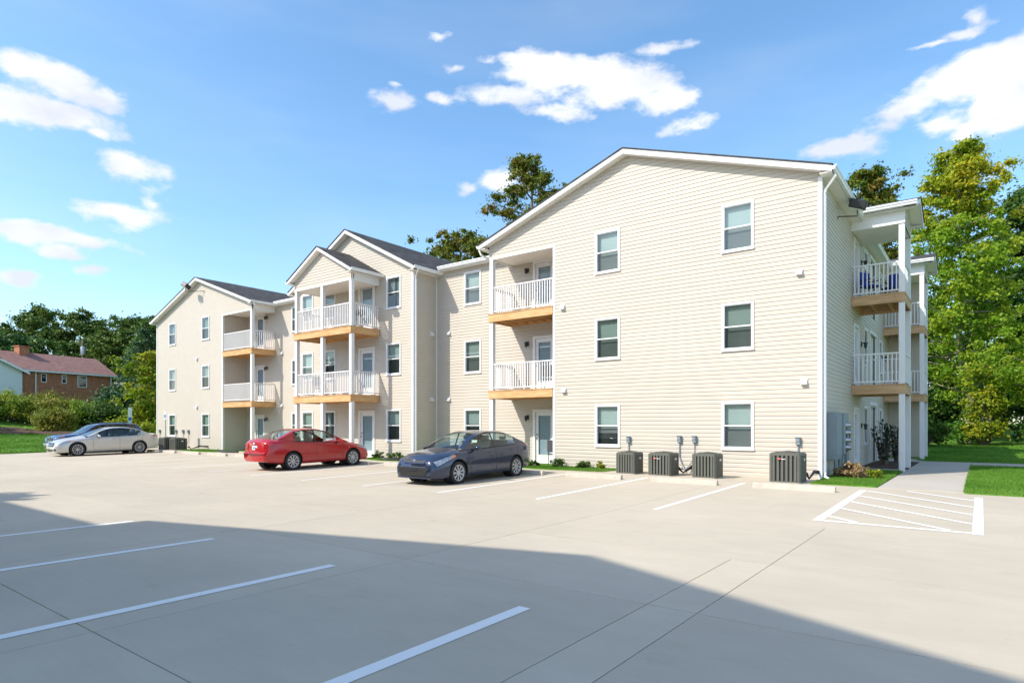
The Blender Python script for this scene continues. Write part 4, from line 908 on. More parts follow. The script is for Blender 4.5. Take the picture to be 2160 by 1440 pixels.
def make_car(name,loc,rotz,label,cat,group,S_,paint,glass='cglass'):
    """car local frame: x from nose (0) to tail (L), y across, z up. origin = nose centre at ground; placed so nose is at loc, body runs along +x rotated"""
    t=empty(name,loc,label,cat,group,rotz)
    L_=S_['L']; W=S_['W']/2; wb0=S_['axle']; wb1=wb0+S_['wb']; r=S_['r']
    def hwid(x): return W*cr(S_['plan'],x)
    def ztop(x): return cr(S_['top'],x)
    def belt(x): return cr(S_['belt'],x)
    def zbot(x): return cr(S_['bot'],x)
    xw0,xb1=S_['xw0'],S_['xb1']
    def section(x):
        w=hwid(x); zb=zbot(x); sh=min(belt(x),ztop(x)-.015); 
        pts=[(0,zb),(w*.80,zb),(w*.945,zb+.03),(w*.985,zb+.10),(w*1.0,zb+(sh-zb)*.38),(w*.998,zb+(sh-zb)*.62),(w*.975,sh-.11),(w*.965,sh-.06),(w*.925,sh-.012)]
        cab=min(1,max(0,min((x-xw0+.02)/.12,(xb1+.02-x)/.12)))
        zt=ztop(x)
        pts+=[(w*.87,sh+.006*(1-cab)+cab*.0),(w*.72,(sh+(zt-sh)*.55)*(1-cab)+cab*(.45)),(w*.4,(sh+(zt-sh)*.9)*(1-cab)+cab*.42),(0,zt*(1-cab)+cab*.42)]
        return pts
    def nose(x,z):
        k=0
        if x<.6: k=cr(S_['nosek'],z)*(1-x/.6)**2
        if x>L_-.6: k=-cr(S_['tailk'],z)*(1-(L_-x)/.6)**2
        return x+k
    st=sorted(set([round(v,3) for v in list(np.concatenate([[0,.02,.05,.09,.14,.2,.28,.37,.47],np.arange(.58,L_-.5,.07),[L_-.47,L_-.37,L_-.28,L_-.2,L_-.14,L_-.09,L_-.05,L_-.02,L_]]))]))
    secs=[section(x) for x in st]; n=len(secs[0]); mb=MB(); V=[]
    for x,s in zip(st,secs):
        for (y,z) in s: V.append((nose(x,z),-y,z))
        for (y,z) in s[-2:0:-1]: V.append((nose(x,z),y,z))
    m=2*n-2; F=[]
    for i in range(len(st)-1):
        for k in range(m): F.append((i*m+k,i*m+(k+1)%m,(i+1)*m+(k+1)%m,(i+1)*m+k))
    F.append(tuple(range(m))[::-1]); e=(len(st)-1)*m; F.append(tuple(e+k for k in range(m)))
    mb.add(V,F); body=mb.build('body',[paint,M['well']],t,(0,0,0),fixn=True)
    # wheel arches are cut out of the closed shell
    cut=MB()
    for xa in (wb0,wb1):
        for s_ in (-1,1): 
            pr=[(.001,s_*.5),(r+.052,s_*.5),(r+.052,s_*1.3),(.001,s_*1.3)]; cut.lathe(pr,40,(xa,0,r+.01),axis='Y',mi=0)
    cme=cut.mesh('cut',[M['well']]); co=bpy.data.objects.new('cut',cme); COL.objects.link(co)
    import bmesh
    b=bmesh.new(); b.from_mesh(cme); bmesh.ops.remove_doubles(b,verts=b.verts,dist=.002); bmesh.ops.recalc_face_normals(b,faces=b.faces); b.to_mesh(cme); b.free()
    pm=t.matrix_basis.copy(); co.parent=t
    md=body.modifiers.new('arch','BOOLEAN'); md.operation='DIFFERENCE'; md.object=co; md.solver='EXACT'
    try: md.material_mode='TRANSFER'
    except Exception: pass
    bpy.context.view_layer.update(); dg=bpy.context.evaluated_depsgraph_get()
    me=bpy.data.meshes.new_from_object(body.evaluated_get(dg)); body.modifiers.clear(); body.data=me; me.name='body'
    bpy.data.objects.remove(co); me.polygons.foreach_set('use_smooth',[True]*len(me.polygons)); me.set_sharp_from_angle(angle=R(38))
    # dark arch lips
    for xa in (wb0,wb1):
        for s_ in (-1,1):
            q=MB(); q.lathe([(r+.03,s_*(W-.34)),(r+.05,s_*(W-.06))],40,(xa,0,r+.01),axis='Y'); q.build('wheel_well',M['well'],t,(0,0,0))
    # greenhouse
    def roofz(x): return cr(S_['roof'],x)
    N=46; gx=[xw0+(xb1-xw0)*i/N for i in range(N+1)]
    for v in S_['pill']: gx+= [v-.035,v+.035]
    gx=sorted(gx); G_=[]
    K1=5;K2=6
    def gsec(x):
        b0=min(belt(x),roofz(x)-.004)-.006; zr=max(roofz(x),b0+.004); w=hwid(x)*.885; crown=min(.055,(zr-b0)*.25); zs=zr-crown; hh=zs-b0
        wt=w-hh*S_['tumble']; P=[]
        for k in range(K1+1):
            u=(0,.07,.36,.66,.92,1)[k]; P.append((w+(wt-w)*u**1.15,b0+hh*u))
        P.append((wt-.05 if hh>.02 else wt-.005,zs+crown*.35))
        P.append((wt-.13 if hh>.02 else wt-.02,zs+crown*.62))
        for k in range(1,K2+1):
            u=k/K2; P.append(((P[K1+2][0])*(1-u),zs+crown*(.62+.38*(1-(1-u)**2))))
        return P
    GS=[gsec(x) for x in gx]; gn=len(GS[0])
    groups={}
    sg0,sg1=S_['sg']; xw1,xb0=S_['xw1'],S_['xb0']
    def face_group(x,k):
        # k index along section
        if k<K1:
            if any(abs(x-v)<.036 for v in S_['pill']): return ('pillar','trim')
            if k in (0,K1-1) and sg0-.12<x<sg1+.06: return ('window_moulding','trim')
            if sg0<x<sg1 : 
                segs=[sg0]+list(S_['pill'])+[sg1]
                i=sum(1 for v in segs if v<x)-1
                return ('side_window%d'%i,S_.get('sglass',glass) if isinstance(S_.get('sglass',glass),str) else S_['sglass'][min(i,len(S_['sglass'])-1)])
            return ('pillar_frame','paint')
        if k==K1 or k==K1+1: return ('roof','paint')
        if x<xw1 and x>xw0+.03: return ('windscreen','wglass')
        if x>xb0 and x<xb1-.03: return ('rear_window',S_.get('rglass','wglass'))
        return ('roof','paint')
    for sgn in (-1,1):
        for i in range(len(gx)-1):
            xm=(gx[i]+gx[i+1])/2
            for k in range(gn-1):
                nm,mm=face_group(xm,k); key=(nm,mm,sgn if nm.startswith('side') else ((sgn,k if nm=='window_moulding' else xm<(sg0+sg1)/2, sum(v<xm for v in S_['pill'])) if nm in('pillar_frame','window_moulding','pillar') else 0))
                q=[(gx[i],sgn*GS[i][k][0],GS[i][k][1]),(gx[i+1],sgn*GS[i+1][k][0],GS[i+1][k][1]),(gx[i+1],sgn*GS[i+1][k+1][0],GS[i+1][k+1][1]),(gx[i],sgn*GS[i][k+1][0],GS[i][k+1][1])]
                if sgn<0: q=q[::-1]
                groups.setdefault(key,MB()).add(q,[(0,1,2,3)])
    for (nm,mm,sg),g in groups.items():
        mtl=paint if mm=='paint' else M[mm]
        o=g.build('side_window' if nm.startswith('side') else nm,mtl,t,(0,0,0))
        b=bmesh.new(); b.from_mesh(o.data); bmesh.ops.remove_doubles(b,verts=b.verts,dist=.0005); bmesh.ops.recalc_face_normals(b,faces=b.faces); b.to_mesh(o.data); b.free()
        o.data.polygons.foreach_set('use_smooth',[True]*len(o.data.polygons)); o.data.set_sharp_from_angle(angle=R(40))
    # surface patches that follow the body side: v = index into the section polyline
    def sp(x,v,s_,off=.004):
        s=section(x); i=min(int(v),len(s)-2); f=v-i; y=s[i][0]*(1-f)+s[i+1][0]*f; z=s[i][1]*(1-f)+s[i+1][1]*f
        return (nose(x,z),s_*(y+off),z+ (off if v>8 else 0))
    def patch(nm,mtl,quad,s_,nx=8,nv=4,off=.006,par=None):
        """quad: ((x,v) x4) corners"""
        (a,b_,c,d)=quad; q=MB(); V=[];F=[]
        for i in range(nx+1):
            for j in range(nv+1):
                u=i/nx;w=j/nv
                x=(a[0]*(1-u)+b_[0]*u)*(1-w)+(d[0]*(1-u)+c[0]*u)*w; v=(a[1]*(1-u)+b_[1]*u)*(1-w)+(d[1]*(1-u)+c[1]*u)*w
                V.append(sp(x,v,s_,off))
        for i in range(nx):
            for j in range(nv): k=i*(nv+1)+j; F.append((k,k+1,k+nv+2,k+nv+1))
        q.add(V,F); return q.build(nm,mtl,par or t,(0,0,0),smooth=True)
    for s_ in (-1,1):
        patch('headlight',M['lamp'],S_['head'],s_,12,5,.008)
        if 'amb' in S_: patch('turn_signal',M['amber'],S_['amb'],s_,4,3,.012)
        patch('tail_light',M['tail'],S_['tailq'],s_,10,5,.008)
        # door seams as thin shadow gaps
        for xs_ in S_['seams']: patch('door_seam',M['trim'],((xs_[0],2.2),(xs_[0]+.010,2.2),(xs_[1]+.010,8),(xs_[1],8)),s_,1,12,.003)
        patch('sill_seam',M['trim'],((S_['seams'][0][0],2.2),(S_['seams'][-1][0],2.2),(S_['seams'][-1][0],2.28),(S_['seams'][0][0],2.28)),s_,14,1,.003)
        for hx in S_['handles']:
            z_=belt(hx)-.12; p=[sp(hx,6.0,s_,.0),sp(hx+.17,6.0,s_,.0)]
            MB().tube([(p[0][0],p[0][1],z_),(p[0][0]+.02,p[0][1]+s_*.03,z_),(p[1][0]-.02,p[1][1]+s_*.03,z_),(p[1][0],p[1][1],z_)],.014,6).build('door_handle',S_.get('handlem',paint),t,(0,0,0))
        mx=S_['mirror']; q=MB(); w_=hwid(mx)
        q.lathe([(.001,-.07),(.06,-.06),(.095,-.01),(.095,.03),(.001,.045)],12,(mx,s_*(w_+.10),belt(mx)+.06),axis='X'); o=q.build('mirror',paint,t,(0,0,0),smooth=True,angle=50)
        for vv in o.data.vertices: vv.co.z=belt(mx)+.06+(vv.co.z-belt(mx)-.06)*.68
        MB().box(mx-.01,mx+.06,min(s_*(w_*.86),s_*(w_+.03)),max(s_*(w_*.86),s_*(w_+.03)),belt(mx)+.0,belt(mx)+.04).build('mirror_arm',M['trim'],t,(0,0,0))
    # front and rear fascia pieces that follow the rounded plan
    def fx(y,z,rear=False):
        lo,hi=(0,.9)
        for _ in range(24):
            m_=(lo+hi)/2; xx=L_-m_ if rear else m_
            s=section(xx); wz=np.interp(z,[p[1] for p in s[2:9]],[p[0] for p in s[2:9]])
            if wz<abs(y): lo=m_
            else: hi=m_
        xx=L_-hi if rear else hi
        if hi<.004: xx=L_ if rear else 0
        return nose(xx,z)
    def fpatch(nm,mtl,poly,rear=False,off=.008,nx=14,nz=4,par=None):
        """poly: (y_half_bottom,z_bottom,y_half_top,z_top) centred, or 4 explicit corners (y,z)"""
        if len(poly)==4 and not hasattr(poly[0],'__len__'):
            a,z0,b_,z1=poly; poly=[(-a,z0),(a,z0),(b_,z1),(-b_,z1)]
        V=[];F=[];q=MB(); s_=1 if rear else -1
        for i in range(nx+1):
            for j in range(nz+1):
                u=i/nx;w=j/nz
                y=(poly[0][0]*(1-u)+poly[1][0]*u)*(1-w)+(poly[3][0]*(1-u)+poly[2][0]*u)*w; z=(poly[0][1]*(1-u)+poly[1][1]*u)*(1-w)+(poly[3][1]*(1-u)+poly[2][1]*u)*w
                V.append((fx(y,z,rear)+s_*off,y,z))
        for i in range(nx):
            for j in range(nz): k=i*(nz+1)+j; F.append((k,k+1,k+nz+2,k+nz+1))
        q.add(V,F); return q.build(nm,mtl,par or t,(0,0,0),smooth=True)
    for f in S_['front']: fpatch(f[0],M[f[1]] if f[1]!='paint' else paint,f[2],False,f[3] if len(f)>3 else .008)
    for f in S_['rear']: fpatch(f[0],M[f[1]] if f[1]!='paint' else paint,f[2],True,f[3] if len(f)>3 else .008)
    # emblem
    if S_.get('emblem'):
        (z_,rear)=S_['emblem']; x_=fx(0,z_,rear)+(.014 if rear else -.014); q=MB(); rx_=.055
        q.tube([(x_,rx_*math.cos(R(a)),z_+.036*math.sin(R(a))) for a in range(0,361,30)],.006,5,cap=False)
        q.tube([(x_,rx_*.45*math.cos(R(a)),z_+.033*math.sin(R(a))) for a in range(0,361,40)],.005,5,cap=False); q.tube([(x_,.04*math.cos(R(a)),z_+.016+.013*math.sin(R(a))) for a in range(0,361,40)],.005,5,cap=False)
        q.build('emblem',M['chrome'],t,(0,0,0))
    # plate lettering blocks are too small to read: short dark strokes
    # interior
    MB().box(xw0+.25,xb1-.35,-W*.8,W*.8,.40,.46).build('cabin_floor',M['inner'],t,(0,0,0))
    dsh=MB(); dsh.prism([(xw0+.15,-W*.78,belt(xw0+.3)-.03),(xw0+.62,-W*.78,belt(xw0+.5)-.02),(xw0+.72,-W*.78,.62),(xw0+.25,-W*.78,.6)],(0,W*1.56,0)); dsh.build('dashboard',M['trim'],t,(0,0,0))
    bz=belt(2.2)
    for sx_,wid in ((S_['seat'][0],.48),(S_['seat'][1],1.15)):
        for yc in ((-.37,.37) if wid<1 else (0,)):
            q=MB(); q.box(sx_-.45,sx_+.05,yc-wid/2,yc+wid/2,.5,.66); q.prism([(sx_,yc-wid/2,.62),(sx_+.12,yc-wid/2,.62),(sx_+.26,yc-wid/2,bz+.20),(sx_+.17,yc-wid/2,bz+.20)],(0,wid,0))
            for hy in ((yc,) if wid<1 else (-.35,.35)): q.box(sx_+.2,sx_+.30,hy-.12,hy+.12,bz+.21,bz+.36)
            q.build('seat',M['seat'],t,(0,0,0),bevel=.03,fixn=True)
    MB().tube([(xw0+.85,-.37+.17*math.cos(R(a)),bz-.02+.17*math.sin(R(a))) for a in range(0,361,30)],.014,6).build('steering_wheel',M['trim'],t,(0,0,0))
    # wheels
    ty,rim,dk=wheel_mesh(r,S_.get('tw',.205),S_['wheel'])
    for xa in (wb0,wb1):
        for s_ in (-1,1):
            w=bpy.data.objects.new('wheel',ty); COL.objects.link(w); w.parent=t; w.location=(xa,s_*(W-.115),r); w.rotation_euler=(0,R(random.uniform(0,90)),0) if s_<0 else (0,R(random.uniform(0,90)),math.pi)
            inst('rim',rim,w,(0,0,0)); inst('brake_disc',dk,w,(0,0,0))
    # underbody
    MB().box(.5,L_-.75,-W*.60,W*.60,.19,.30).build('underbody',M['well'],t,(0,0,0))
    return t
plan=[(0,.66),(.03,.74),(.10,.82),(.22,.89),(.42,.945),(.8,.985),(1.3,1.0),(3.4,1.0),(3.9,.975),(4.25,.92),(4.45,.85),(4.56,.77),(4.60,.70)]
def sc(pts,k): return [(x*k,y) for x,y in pts]
CO=dict(L=4.64,W=1.776,axle=.95,wb=2.70,r=.318,plan=sc(plan,4.64/4.60),
 top=[(0,.70),(.1,.745),(.35,.84),(.8,.935),(1.25,1.0),(2,1.0),(3.9,1.08),(4.15,1.105),(4.45,1.09),(4.6,1.02),(4.64,.98)],
 belt=[(0,.66),(.3,.74),(.8,.83),(1.3,.90),(2.3,.94),(3.3,.985),(4.0,1.02),(4.4,1.01),(4.64,.93)],
 bot=[(0,.20),(.3,.17),(.6,.17),(1.5,.185),(3.2,.185),(4.0,.22),(4.64,.28)],
 roof=[(1.18,.985),(1.45,1.13),(1.75,1.27),(2.05,1.375),(2.35,1.435),(2.65,1.455),(3.0,1.445),(3.35,1.40),(3.7,1.29),(4.0,1.17),(4.18,1.10)],
 xw0=1.18,xb1=4.18,xw1=2.12,xb0=3.42,tumble=.42,pill=[2.62],sg=(1.66,3.66),
 nosek=[(.2,.03),(.35,.0),(.5,.015),(.66,.08),(.75,.14)],tailk=[(.28,.06),(.45,0),(.7,.02),(.85,.06),(1.05,.02)],
 head=((.16,5.3),(.80,6.5),(.78,8.0),(.07,7.6)),amb=((.64,6.3),(.84,6.7),(.84,7.9),(.74,7.6)),tailq=((4.30,6.4),(4.62,6.0),(4.63,8.2),(4.18,8.4)),
 seams=[(1.46,1.36),(2.62,2.62),(3.62,3.78)],handles=[2.28,3.32],mirror=1.62,seat=(2.45,3.35),
 front=[('grille','trim',(.40,.635,.46,.685),.012),('grille_bar','paint',(.40,.60,.42,.63),.016),('lower_grille','trim',(.46,.27,.62,.49),.012),('bumper_strip','chrome',(.52,.50,.50,.52),.018),('chin_spoiler','paint',(.64,.20,.60,.245),.03),('number_plate','trim',(.16,.40,.16,.46),.03)],
 rear=[('number_plate','plate',(.15,.70,.15,.82),.02),('bumper_seam','trim',(.62,.60,.62,.61),.006)],
 emblem=(.665,False),wheel=dict(n=9,w=(.04,.085)))
CR_=dict(CO); CR_.update(L=4.54,W=1.76,axle=.92,wb=2.60,plan=sc(plan,4.54/4.60),
 top=[(0,.66),(.1,.72),(.35,.82),(.8,.92),(1.2,1.0),(2,1.0),(3.8,1.08),(4.0,1.125),(4.3,1.13),(4.5,1.06),(4.54,1.0)],
 belt=[(0,.62),(.3,.72),(.8,.82),(1.3,.90),(2.3,.95),(3.3,1.0),(3.9,1.045),(4.3,1.03),(4.54,.96)],
 bot=[(0,.22),(.3,.19),(1.5,.21),(3.2,.21),(3.9,.25),(4.54,.33)],
 roof=[(1.12,.975),(1.4,1.11),(1.7,1.26),(2.0,1.38),(2.3,1.45),(2.6,1.47),(2.95,1.465),(3.25,1.43),(3.55,1.33),(3.85,1.20),(4.02,1.125)],
 xw0=1.12,xb1=4.02,xw1=2.05,xb0=3.32,tumble=.40,pill=[2.55],sg=(1.64,3.42),
 tailk=[(.33,.05),(.5,0),(.64,.0),(.66,.06),(.85,.08),(1.1,.05)],
 head=((.10,6.2),(.70,6.8),(.62,8.3),(.05,7.8)),amb=((.06,6.4),(.18,6.5),(.16,7.6),(.05,7.5)),tailq=((4.26,6.0),(4.53,5.8),(4.535,7.9),(4.22,8.1)),
 seams=[(1.42,1.32),(2.55,2.55),(3.42,3.58)],handles=[2.22,3.18],mirror=1.60,seat=(2.4,3.2),
 rear=[('number_plate','plate',(.16,.74,.16,.88),.02),('plate_lettering','platetext',(.11,.79,.11,.83),.023),('bumper_ledge','paint',(.66,.60,.68,.655),.014),('bumper_seam','trim',(.66,.585,.66,.595),.012),('tail_light','tail',[(-.62,.74),(-.44,.76),(-.42,.96),(-.60,.97)],.016),('tail_light','tail',[(.44,.76),(.62,.74),(.60,.97),(.42,.96)],.016),('reversing_lamp','lamp',[(-.56,.76),(-.46,.77),(-.46,.84),(-.56,.84)],.022),('reversing_lamp','lamp',[(.46,.77),(.56,.76),(.56,.84),(.46,.84)],.022),('boot_handle','trim',(.22,.885,.22,.90),.02)],
 front=[('grille','trim',(.36,.56,.42,.62)),('lower_grille','trim',(.4,.3,.5,.42))],emblem=(.985,True),wheel=dict(n=9,w=(.045,.085)))
SI=dict(CO); SI.update(L=4.98,W=1.89,axle=.93,wb=2.94,r=.345,plan=sc(plan,4.98/4.60),
 top=[(0,.70),(.1,.77),(.35,.86),(.9,.96),(1.45,1.04),(2.2,1.04),(4.2,1.10),(4.45,1.13),(4.8,1.11),(4.93,1.04),(4.98,.98)],
 belt=[(0,.66),(.3,.76),(.9,.87),(1.5,.93),(2.5,.96),(3.6,1.0),(4.4,1.06),(4.75,1.04),(4.98,.95)],
 bot=[(0,.21),(.3,.18),(1.6,.19),(3.6,.19),(4.4,.24),(4.98,.30)],
 roof=[(1.40,1.03),(1.7,1.17),(2.0,1.30),(2.35,1.42),(2.7,1.475),(3.0,1.485),(3.4,1.46),(3.8,1.38),(4.15,1.25),(4.45,1.125)],
 xw0=1.40,xb1=4.45,xw1=2.35,xb0=3.70,tumble=.44,pill=[2.88],sg=(1.92,3.98),sglass='cglass2',
 head=((.10,6.2),(.70,6.9),(.62,8.3),(.05,7.8)),amb=((.62,6.9),(.72,7.0),(.70,7.6),(.62,7.5)),tailq=((4.60,6.6),(4.96,6.3),(4.965,8.1),(4.72,8.3)),
 seams=[(1.66,1.60),(2.88,2.88),(3.90,4.1)],handles=[2.45,3.55],mirror=1.88,seat=(2.75,3.7),
 front=[('grille','trim',(.30,.50,.42,.70),.012),('grille_bar','chrome',(.35,.59,.37,.605),.016),('lower_grille','trim',(.3,.26,.4,.36),.012),('fog_lamp','trim',[(-.72,.30),(-.52,.30),(-.54,.38),(-.70,.40)],.012),('fog_lamp','trim',[(.52,.30),(.72,.30),(.70,.40),(.54,.38)],.012)],
 rear=[('number_plate','plate',(.2,.7,.2,.84),.02)],emblem=None,wheel=dict(n=10,w=(.025,.045)),handlem=M['chrome'])
M['cglass2']=glass_mat('teal_tinted_car_glass',(.42,.58,.60),1.5)
SU=dict(CO); SU.update(L=4.6,W=1.84,axle=.82,wb=2.62,r=.365,plan=[(0,.86),(.04,.92),(.12,.96),(.4,.985),(1,1),(4.2,1),(4.5,.97),(4.58,.92),(4.6,.88)],
 top=[(0,.98),(.15,1.03),(.6,1.08),(1.25,1.14),(2,1.14),(4.4,1.15),(4.6,1.1)],belt=[(0,.92),(.3,1.0),(1.2,1.07),(2.4,1.08),(4.4,1.09),(4.6,1.04)],
 bot=[(0,.36),(.3,.32),(4.0,.32),(4.6,.40)],roof=[(1.25,1.13),(1.5,1.27),(1.8,1.48),(2.05,1.62),(2.4,1.68),(3.2,1.70),(3.9,1.68),(4.2,1.62),(4.38,1.42),(4.52,1.14)],
 xw0=1.25,xb1=4.52,xw1=2.0,xb0=4.12,tumble=.22,pill=[2.5,3.35],sg=(1.72,4.08),sglass='dglass',rglass='dglass',
 nosek=[(.3,.05),(.5,0),(.8,.02),(1.0,.06)],tailk=[(.4,0),(1.1,.0)],
 head=((.03,6.6),(.34,6.8),(.32,8.0),(.02,7.9)),amb=((.34,6.6),(.46,6.7),(.44,8.0),(.34,8.0)),tailq=((4.48,6.0),(4.59,6.0),(4.595,8.0),(4.5,8.1)),
 seams=[(1.55,1.5),(2.5,2.5),(3.4,3.5)],handles=[2.2,3.1],mirror=1.7,seat=(2.3,3.2),
 front=[('grille','trim',(.42,.74,.44,.92),.012),('bumper','grey',(.80,.46,.80,.62),.06),('number_plate','plate',(.16,.50,.16,.60),.07)],rear=[],emblem=None,wheel=dict(n=6,w=(.06,.12)))
blue_grey=paint_mat('slate_blue_metallic_paint',(.030,.043,.085),.45,.18); redp=paint_mat('bright_red_paint',(.40,.004,.010),.0,.22)
silver=paint_mat('silver_white_metallic_paint',(.56,.545,.51),.3,.25); blue2=paint_mat('deep_blue_paint',(.012,.07,.22),.2,.25)
def tilt(o,y):  # cars stand on the gently rising lot
    o.rotation_euler=(o.rotation_euler[0],R(-.75) if abs(o.rotation_euler[2]-math.pi/2)<.3 else R(.75),o.rotation_euler[2])
c1=make_car('parked_car',(-12.10,11.56,.005),R(90),'slate blue compact sedan parked nose out right of the red car','car','cars parked along the lot',CO,blue_grey); tilt(c1,0); c1.scale=(.965,.97,.985)
c2=make_car('parked_car',(-20.18,16.25,.075),R(-90),'bright red compact sedan parked nose in beside the centre balconies','car','cars parked along the lot',CR_,redp); tilt(c2,0)
c3=make_car('parked_car',(-38.0,10.95,.005),R(90),'silver-white large sedan parked nose out at the left wing','car','cars parked along the lot',SI,silver); tilt(c3,0)
c4=make_car('parked_car',(-40.9,11.75,.005),R(90),'deep blue boxy off-roader mostly hidden behind the silver sedan','car','cars parked along the lot',SU,blue2); tilt(c4,0)
rk=MB()
for s_ in (-1,1): rk.tube([(2.2,s_*.62,1.66),(2.25,s_*.62,1.72),(4.0,s_*.62,1.72),(4.05,s_*.62,1.66)],.018,6)
rk.tube([(2.7,-.62,1.73),(2.7,.62,1.73)],.02,6); rk.tube([(3.6,-.62,1.73),(3.6,.62,1.73)],.02,6); rk.build('roof_rack',M['trim'],c4,(0,0,0))
# ---------------------------------------------------------------- vegetation
LM={}
LM['mid']=leaf_mat('mid_green_leaves',[(.025,.06,.010),(.05,.115,.015),(.09,.17,.02),(.15,.22,.03)])
LM['maple']=leaf_mat('yellow_green_maple_leaves',[(.08,.19,.014),(.18,.34,.02),(.32,.46,.03),(.50,.48,.04)],.5)
LM['mapletop']=leaf_mat('golden_green_leaves',[(.10,.22,.015),(.26,.36,.02),(.48,.48,.03),(.62,.48,.04)],.45)
LM['rust']=leaf_mat('green_and_rust_leaves',[(.06,.13,.014),(.12,.19,.018),(.22,.20,.025),(.34,.13,.04)],.35)
LM['dark']=leaf_mat('dark_green_leaves',[(.018,.055,.012),(.038,.10,.015),(.07,.15,.022),(.12,.21,.03)],.25)
LM['far']=leaf_mat('far_green_leaves',[(.03,.075,.014),(.065,.13,.02),(.12,.19,.025),(.20,.26,.035)],.25)
LM['pine']=leaf_mat('blue_green_pine_needles',[(.02,.06,.03),(.04,.10,.045),(.07,.14,.05),(.10,.18,.06)],.2)
LM['lime']=leaf_mat('lime_yellow_leaves',[(.10,.19,.012),(.20,.29,.015),(.35,.38,.02),(.50,.38,.03)],.45)
LM['hedge']=leaf_mat('bright_hedge_leaves',[(.06,.15,.015),(.14,.27,.02),(.27,.37,.025),(.45,.30,.05)],.35)
LM['olive']=leaf_mat('olive_brown_leaves',[(.10,.15,.02),(.20,.25,.025),(.32,.32,.035),(.40,.28,.06)],.3)
LM['autumn']=leaf_mat('dry_russet_leaves',[(.24,.17,.08),(.32,.22,.11),(.38,.26,.12),(.42,.20,.16)],.25)
LM['bush']=leaf_mat('glossy_dark_shrub_leaves',[(.012,.035,.018),(.02,.055,.025),(.035,.08,.03)],.2,.35)
LM['fern']=leaf_mat('fresh_green_fronds',[(.05,.16,.015),(.10,.26,.02),(.18,.36,.03)],.4)
def leaves(C,Rr,n,size,r,flat=.0,aspect=.6,shell=.55):
    """n leaf rhombi round each cluster centre"""
    C=np.asarray(C,float); m=len(C); Rr=np.broadcast_to(np.asarray(Rr,float),(m,))
    idx=np.repeat(np.arange(m),n); k=len(idx)
    d=r.normal(0,1,(k,3)); d/=np.linalg.norm(d,axis=1)[:,None]
    rad=Rr[idx]*np.abs(r.normal(0,.62,k)+.28)
    P=C[idx]+d*rad[:,None]*np.array([1.1,1.1,.72])
    s=size*r.uniform(.6,1.35,k)
    nrm=d*.6+r.normal(0,.6,(k,3))+np.array([0,0,.55+flat]); nrm/=np.linalg.norm(nrm,axis=1)[:,None]
    a=r.normal(0,1,(k,3)); a-=nrm*(a*nrm).sum(1)[:,None]; a/=np.linalg.norm(a,axis=1)[:,None]; b=np.cross(nrm,a)
    V=np.stack([P-a*s[:,None],P+b*(s*aspect)[:,None],P+a*s[:,None],P-b*(s*aspect)[:,None]],1).reshape(-1,3)
    return V
def crown_obj(name,V,m,par):
    F=np.arange(len(V)).reshape(-1,4); o=bpy.data.objects.new(name,np_mesh(name,V,F,m)); COL.objects.link(o)
    if par: attach(o,par,True)
    return o
